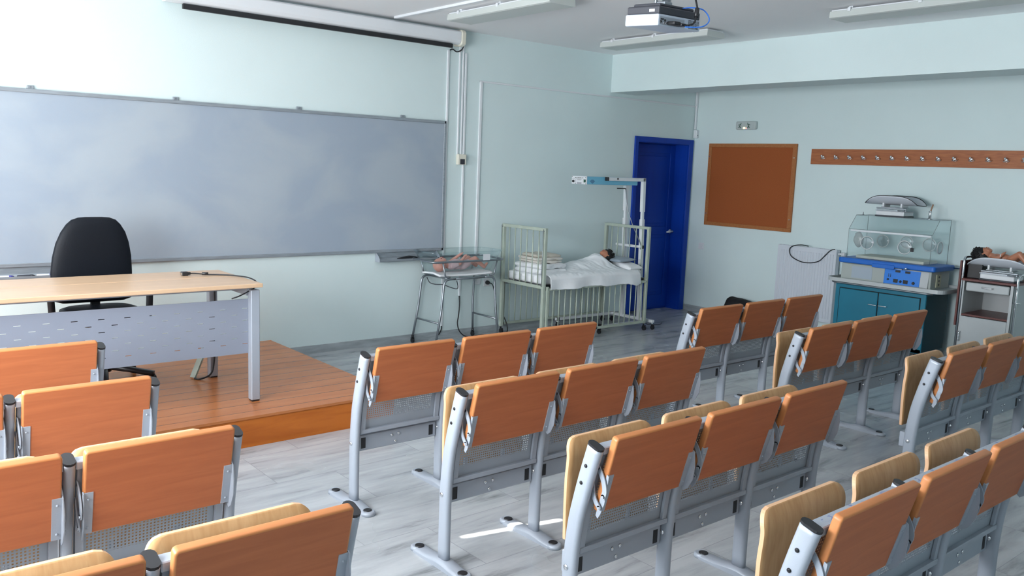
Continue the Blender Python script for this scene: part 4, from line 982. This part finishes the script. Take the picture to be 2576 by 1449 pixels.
y, z = hp(.90, .58)[1:]; q = MB(); q.box(HX-.005, HX, y-.014, y+.014, z-.014, z+.014, .002, 1); q.build('power_switch', M_green, cp_)
y, z = hp(.53, .88)[1:]; q = MB(); q.box(HX-.001, HX, y-.032, y+.034, z-.008, z+.010); q.build('rating_plate', mat('plate_grey', (.35, .36, .40), .4), cp_)
q = MB()
for (u0, v0), (u1, v1) in (((.0, .34), (.24, .34)), ((.28, .4), (.28, .98)), ((.79, .4), (.79, .98)), ((.80, .40), (1, .40)), ((.32, .36), (.68, .37)), ((.36, .43), (.62, .43)), ((.40, .50), (.62, .50))):
    a_, b2 = hp(u0, v0), hp(u1, v1); q.box(HX-.0008, HX, min(a_[1], b2[1])-.0007, max(a_[1], b2[1])+.0007, min(a_[2], b2[2])-.0007, max(a_[2], b2[2])+.0007)
q.build('panel_lines', M_dk, cp_)
y, z = hp(.50, .22)[1:]; text('lettering', 'MULTIRADIA  10', .0165, M_ink, cp_, Matrix.Translation((HX-.0006, y, z)) @ FACE_X)
for u, v in ((.03, .10), (.95, .16), (.95, .93), (.27, .97)): y, z = hp(u, v)[1:]; q = MB(); q.cyl((HX, y, z), .004, -.002, 'x', 8); q.build('screw', M_dk, cp_)
q = MB(); q.prism([(-2.31, 1.572), (-2.285, 1.588), (-2.262, 1.588), (-2.235, 1.572), (-2.27, 1.546)], 'y', HYa-.0012, HYa); q.build('emblem', mat('faded_blue', (.09, .24, .40), .5), hd_)
q = MB(); q.tube([(-1.55, -.34, 1.5), (-1.55, -.36, 1.38), (-1.54, -.38, 1.28), (-1.53, -.45, 1.12), (-1.53, -.53, 1.0), (-1.545, -.60, .91), (-1.54, -.60, .86)], .005, 8, smooth_path=6); PH(q, 'power_lead', M_steel)
q = MB(); q.tube([(-1.43, -.56, .10), (-1.36, -.58, .03), (-1.25, -.56, .006), (-1.15, -.60, .006), (-1.03, -.53, .006)], .004, 8, smooth_path=6); tag(q.build('grey_cable', M_dk), 'thin dark cable lying on the floor before the blue door', 'cable')

# ------------------------------------------------------------------ incubator on teal cabinet
tc_ = thing('incubator_cabinet', 'teal steel cabinet trolley under the incubator', 'cabinet', (-.36, -2.79, 0))
def TC(mb_, name, mt, par=None):
    o = mb_.build(name, mt, par or tc_)
    if par is None: o.location = (.36, 2.79, 0)
    return o
q = MB(); q.box(-.585, -.13, -3.238, -2.345, .11, .668, .004, 1); q.box(-.585, -.575, -3.238, -2.345, .11, .15); TC(q, 'body', M_teal)
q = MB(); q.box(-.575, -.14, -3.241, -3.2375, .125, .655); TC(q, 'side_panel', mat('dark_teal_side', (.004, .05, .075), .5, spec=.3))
for y0, y1, hy in ((-2.785, -2.395, -2.74), (-3.185, -2.795, -2.84)):
    q = MB(); q.box(-.594, -.584, y0, y1, .16, .625, .003, 1); dd = TC(q, 'door', M_teal)
    q = MB(); q.tube(round_path([(-.594, hy-.045, .505), (-.614, hy-.045, .505), (-.614, hy+.035, .505), (-.594, hy+.035, .505)], .01), .0055, 8); q.build('handle', M_chrome, dd)
q = MB(); q.box(-.5865, -.5845, -3.193, -2.388, .152, .633); TC(q, 'door_gap', M_hole)
for x in (-.54, -.18):
    for y in (-3.17, -2.42):
        q = MB(); caster(q, x, y, .045, .045, .095); q.cyl((x, y, .09), .01, .022, 'z', 8); TC(q, 'caster', M_blk)
ty = [(-.655, -3.40), (-.655, -2.27), (-.10, -2.27), (-.10, -3.40)]
def slab(mbk, poly, r, z0, z1):
    p = round_path([(a, b2, 0) for a, b2 in poly], r, True, 6); mbk.prism([(v.x, v.y) for v in p], 'z', z0, z1)
q = MB(); slab(q, ty, .09, .700, .706); pr_ = round_path([(a, b2, .712) for a, b2 in ty], .09, True, 6); q.sweep(pr_, [(-.004, -.018), (.004, -.018), (.004, .018), (-.004, .018)], True, up=(0, 0, 1), smooth=False)
TC(q, 'tray_top', M_offw)
q = MB(); q.tube(round_path([(-.60, -3.30, .682), (-.63, -3.25, .682), (-.63, -2.36, .682), (-.60, -2.31, .682), (-.15, -2.31, .682)], .04), .010, 10); q.box(-.55, -.15, -3.2, -2.38, .668, .70); TC(q, 'bumper_rail', M_steel)
ic = thing('incubator', 'infant incubator with clear hood, blue deck and control panel', 'incubator', (-.33, -2.79, .706))
def IC(mb_, name, mt, par=None):
    o = mb_.build(name, mt, par or ic)
    if par is None: o.location = (.33, 2.79, -.706)
    return o
q = MB(); q.box(-.52, -.14, -3.235, -2.36, .706, .872, .006); q.box(-.535, -.5, -2.80, -2.36, .712, .868, .004); base = IC(q, 'base_unit', M_beigepl)
q = MB(); q.box(-.5375, -.535, -2.68, -2.47, .735, .85); q.build('instruction_label', mat('pale_blue_paper', (.36, .43, .50), .6), base)
q = MB(); q.prism([(-.538, .717), (-.52, .717), (-.51, .868), (-.522, .868)], 'y', -3.215, -2.82, .002); cpn = q.build('control_module', M_offw, base)
mdl = MB(); mdl.prism([(-.5415, .722), (-.538, .722), (-.522, .862), (-.5255, .862)], 'y', -3.14, -2.80+.0) ; cf = mdl.build('control_face', M_bluepan, base)
def onp(y, z): t = (z-.722)/.14; return (-.5415+.016*t, y, z)
for y, z, w2, h2 in ((-2.925, .846, .024, .010), (-3.02, .845, .024, .010), (-2.915, .755, .022, .017), (-3.01, .754, .022, .017)):
    p = onp(y, z); q = MB(); q.box(p[0]-.003, p[0]+.004, y-w2, y+w2, z-h2, z+h2, .001, 1); q.build('display', M_blk, base)
for y, z, r in ((-2.842, .762, .010), (-2.963, .754, .012), (-3.085, .752, .014)):
    p = onp(y, z); q = MB(); q.lathe([(r, .0), (r*.85, -.012)], p, 'x', 14); q.build('knob', M_blk, base)
q = MB()
for i in range(2):
    for j in range(3): p = onp(-2.842-.018*i, .812-.011*j); q.box(p[0]-.001, p[0]+.002, p[1]-.004, p[1]+.004, p[2]-.0035, p[2]+.0035)
q.build('key_grid', M_ink, base)
q = MB(); q.box(-.42, -.33, -3.243, -3.233, .725, .845, .002, 1); q.build('socket_plate', M_yel, base)
for z in (.75, .785, .82): q = MB(); q.cyl((-.375, -3.243, z), .010, -.004, 'y', 10); q.build('side_port', M_blk, base)
q = MB(); p = round_path([(-.555, -3.275, 0), (-.555, -2.325, 0), (-.125, -2.325, 0), (-.125, -3.275, 0)], .03, True, 4); q.prism([(v.x, v.y) for v in p], 'z', .875, .925, .010)
q.box(-.562, -.55, -2.90, -2.68, .86, .90, .006); IC(q, 'blue_deck', M_bluepl)
q = MB(); q.tube([(-.56, -2.98, .868), (-.60, -3.03, .885)], .006, 8); q.ell((-.60, -3.03, .886), (.009, .013, .009), 2); IC(q, 'latch_lever', M_chrome)
HY0, HY1 = -3.20, -2.385; HX0, HX1, HXT = -.505, -.145, -.385; HZ0, HZ1, HZ2 = .925, 1.208, 1.343
q = MB(); T = .003
q.box(HX0, HX0+T, HY0, HY1, HZ0, HZ1); q.box(HX1-T, HX1, HY0, HY1, HZ0, HZ2); q.box(HXT, HX1, HY0, HY1, HZ2-T, HZ2)
q.prism([(HX0, HZ1), (HX0+T, HZ1), (HXT+T, HZ2-T), (HXT, HZ2)], 'y', HY0, HY1)
for y in (HY0, HY1-T): q.prism([(HX0, HZ0), (HX1, HZ0), (HX1, HZ2), (HXT, HZ2), (HX0, HZ1)], 'y', y, y+T)
hd2 = IC(q, 'clear_hood', M_acr)
q = MB(); e_ = .0022
for y in (HY0, HY1): q.tube([(HX0, y, HZ0), (HX0, y, HZ1), (HXT, y, HZ2), (HX1, y, HZ2), (HX1, y, HZ0)], e_, 6)
for x, z in ((HX0, HZ1), (HXT, HZ2), (HX1, HZ2)): q.tube([(x, HY0, z), (x, HY1, z)], e_, 6)
q.build('hood_edge', mat('edge_grey', (.22, .26, .27), .3), hd2)
q = MB(); q.box(HX0-.006, HX0, HY0+.01, HY1-.02, HZ1-.022, HZ1-.004, .002, 1); q.build('hinge_strip', M_label, hd2)
def port(y, z, x, r, ax='x'):
    q = MB(); pts = [((x, y+r*math.cos(a_), z+r*math.sin(a_)) if ax == 'x' else (y+r*math.cos(a_), x, z+r*math.sin(a_))) for a_ in [2*math.pi*i/32 for i in range(32)]]; q.tube(pts, .0055, 8, True)
    o = q.build('access_port', mat('port_ring', (.58, .62, .63), .25), hd2)
    q = MB(); c0 = (x, y, z) if ax == 'x' else (y, x, z); q.lathe([(r*.3, -.004), (r*.75, -.002), (r*.97, 0)], c0, ax, 28); q.build('port_door', M_acr2, o)
    q = MB(); c0 = (x-.012, y-r*.95, z+.01); 
    if ax == 'x': q.box(c0[0], c0[0]+.012, c0[1]-.014, c0[1]+.01, c0[2]-.008, c0[2]+.008, .003, 1); q.build('port_latch', M_white, o)
    else: q.bm.free()
port(-2.585, 1.085, HX0-.006, .062); port(-2.955, 1.075, HX0-.006, .062)
port(-2.56, 1.09, HX1+.006-.012, .060); port(-2.80, 1.10, HX1-.006, .060); port(-3.02, 1.095, HX1-.006, .062)
port(-.34, 1.09, HY0-.006, .055, 'y')
q = MB(); q.box(HX0-.018, HX0-.002, -3.045, -3.015, 1.04, 1.075, .003, 1); q.build('black_latch', M_blk, hd2)
q = MB(); q.ell((-.43, -2.455, 1.105), (.02, .05, .075), 3)
t = q.build('crumpled_sleeve', M_bagpl, hd2); dm = t.modifiers.new('d', 'DISPLACE'); tx = bpy.data.textures.new('cl', 'CLOUDS'); tx.noise_scale = .03; dm.texture = tx; dm.strength = .03
q = MB(); q.box(-.47, -.18, -3.13, -2.46, .926, .955, .008); IC(q, 'mattress_tray', mat('cream_tray', (.55, .55, .47), .5))
q = MB(); q.tube([(-.50, -2.41, 1.345), (-.50, -2.41, 1.346)], .001, 4) ; q.bm.free()
# pole clamp linking to the bedside cabinet
q = MB(); q.tube([(-.16, -3.27, .90), (-.20, -3.38, .905), (-.24, -3.44, .90)], .007, 8); q.ell((-.24, -3.44, .90), (.012, .016, .012), 2); IC(q, 'side_crank', M_chrome)

# scales
def scale(lab, loc, rz, rim):
    t = thing('baby_scale', lab, 'baby scale', loc, rz)
    q = MB(); q.box(-.10, .10, -.14, .14, .012, .055, .008); q.build('housing', M_white, t)
    q = MB(); q.box(-.104, .104, -.144, .144, 0, .013, .002, 1); q.build('base', M_dk, t)
    q = MB(); q.box(-.11, -.098, -.16, .13, .062, .070); q.box(-.118, -.100, -.17, .13, .074, .088, .003, 1); q.tube([(-.11, -.15, .068), (-.125, -.15, .064), (-.125, -.09, .064)], .005, 6); q.box(-.06, .06, -.11, .11, .088, .094); q.box(-.09, .09, -.15, .15, .055, .062); q.build('beam', M_steel, t)
    for y in (-.09, .09): q = MB(); q.box(-.065, .065, y-.009, y+.009, .094, .145, .003, 1); q.build('cradle_post', M_white, t)
    def fn(u, v):
        a = 2*u-1; b2 = 2*v-1; wy = .285*(1-.10*b2*b2); hx = .135*(1-.28*abs(a)**2.6)
        return Vector((hx*b2, wy*a, .118+.085*abs(b2)**2.2*(1-.9*abs(a)**3.5)))
    q = MB(); q.grid(44, 20, fn, .004); tr = q.build('weighing_tray', mat('tray_white', (.62, .66, .72), .35), t)
    if rim:
        pts = [fn(i/40, 0) for i in range(41)]+[fn(1, j/14) for j in range(1, 14)]+[fn(1-i/40, 1) for i in range(41)]+[fn(0, 1-j/14) for j in range(1, 14)]
        q = MB(); q.tube(pts, .0038, 6, True); q.build('tray_rim', M_blk, tr)
    return t
scale('white baby scale with a black-rimmed tray on top of the incubator', (-.25, -2.70, HZ2), 0, True)
bt = thing('tube_holder', 'small chrome cup with brown rubber tubes on the incubator top', 'cup', (-.24, -3.04, HZ2))
q = MB(); q.lathe([(.028, 0), (.026, .006), (.014, .010), (.014, .075), (.016, .078)], (0, 0, 0), 'z', 18); q.build('cup', M_chrome, bt)
for a_ in (-.004, .004): q = MB(); q.tube([(a_, a_, .02), (a_, a_-.003, .08), (a_, a_-.018, .14)], .0045, 8, smooth_path=4); q.build('rubber_tube', M_brn, bt)
q = MB(); q.cyl((-.36, -2.44, HZ2), .007, .012); q.cyl((-.36, -2.44, HZ2+.012), .003, .02); tag(q.build('hood_knob', M_steel), 'tiny metal knob standing on the corner of the incubator roof', 'knob')

# ------------------------------------------------------------------ bedside cabinet
nb = thing('bedside_cabinet', 'hospital bedside cabinet with drawer, open shelf and folded maroon flap', 'cabinet', (-.33, -3.74, 0))
def NB(mb_, name, mt, par=None):
    o = mb_.build(name, mt, par or nb)
    if par is None: o.location = (.33, 3.74, 0)
    return o
NX0, NX1, NY0, NY1 = -.55, -.10, -3.945, -3.53
q = MB(); q.box(NX0, NX1, NY1-.012, NY1, .10, .838); q.box(NX0, NX1, NY0, NY0+.022, .10, .838); q.box(NX1-.01, NX1, NY0, NY1, .10, .838); q.box(NX0, NX1, NY0, NY1, .10, .115); q.box(NX0-.002, NX0+.01, NY0, NY0+.022, .10, .838); NB(q, 'carcass', M_offw)
q = MB(); q.box(NX0-.01, NX1+.01, NY0-.02, NY1+.012, .838, .858, .003, 1); NB(q, 'top_board', M_maroon)
q = MB(); q.box(NX0, NX1-.01, NY0+.022, NY1-.012, .528, .543); NB(q, 'shelf', M_maroon)
q = MB(); q.box(NX0-.012, NX0+.3, NY0+.03, NY1-.03, .752, .828, .010); dr = NB(q, 'drawer', M_offw)
q = MB(); q.tube(round_path([(NX0-.012, -3.70, .797), (NX0-.035, -3.70, .795), (NX0-.035, -3.79, .795), (NX0-.012, -3.79, .797)], .012), .005, 8); q.build('handle', M_chrome, dr)
q = MB(); q.box(NX0-.004, NX0+.012, NY0+.024, NY1-.004, .12, .522, .004, 1); dr = NB(q, 'door', M_offw)
q = MB(); q.tube(round_path([(NX0-.004, NY1-.02, .38), (NX0-.03, NY1-.02, .38), (NX0-.03, NY1-.02, .30), (NX0-.004, NY1-.02, .30)], .012), .006, 8); q.build('handle', M_chrome, dr)
q = MB(); q.box(-.52, -.14, -3.492, -3.474, .425, 1.01, .002, 1); NB(q, 'folding_flap', M_maroon)
for x in (-.53,):
    q = MB(); q.tube(round_path([(x, -3.512, .06), (x, -3.512, 1.045), (x+.40, -3.512, 1.045), (x+.40, -3.512, .06)], .05), .011, 10); q.tube([(x, -3.55, .06), (x, -3.512, .06)], .008, 6); NB(q, 'side_frame', M_chrome)
    q = MB(); q.tube(round_path([(x, -3.965, .06), (x, -3.965, .93), (x+.40, -3.965, .93), (x+.40, -3.965, .06)], .05), .011, 10); NB(q, 'side_frame', M_chrome)
for x in (-.51, -.14):
    for y in (-3.90, -3.57): q = MB(); caster(q, x, y, .03, .03, .075); q.cyl((x, y, .07), .008, .032, 'z', 8); NB(q, 'caster', M_blk)
q = MB(); q.tube([(NX0-.01, -3.975, .82), (NX0-.03, -3.985, .80), (NX0-.03, -3.985, .70), (NX0-.02, -3.98, .66)], .005, 8, smooth_path=4); q.tube([(NX0-.03, -3.96, .70), (NX0-.03, -4.02, .70)], .004, 8); NB(q, 'hanger_hook', M_chrome)
bb_ = thing('black_case', 'black case with pale lid edge standing on the bedside cabinet', 'case', (-.36, -3.60, .858))
q = MB(); q.box(-.12, .12, -.05, .075, 0, .145, .006); q.build('case_body', M_blk, bb_)
q = MB(); q.box(-.10, .12, -.05, .065, .147, .155, .003, 1); q.build('lid', M_blk, bb_)
q = MB(); q.box(-.125, -.121, -.045, .07, .136, .142); q.build('trim_strip', M_label, bb_)
scale('white baby scale under the dark-haired doll on the bedside cabinet', (-.42, -3.79, .858), 0, False)
dl = doll('baby_doll', 'unclothed dark-haired baby doll lying on the scale of the bedside cabinet', Matrix.Translation((-.42, -3.625, 1.075)) @ Rz(-math.pi/2) @ rotM('Y', 4), M_skinb, True,
     dict(arms=[((.145, -.085, -.012), (.175, -.07, .03)), ((.17, .085, -.015), (.22, .06, .01))], legs=[((.305, -.06, .055), (.385, -.06, -.025)), ((.33, .05, .05), (.40, .06, -.02))], toe=(.03, 0, .015)))
q = MB(); q.tube([(.168+.0*i, -.074+.016*math.cos(a_), .018+.012*math.sin(a_)) for i, a_ in enumerate([2*math.pi*k/12 for k in range(12)])], .004, 6, True); q.build('wrist_band', M_label, dl)

for o in S.objects:
    if o.type == 'MESH' and len(o.data.materials) == 0: o.data.materials.append(M_white)
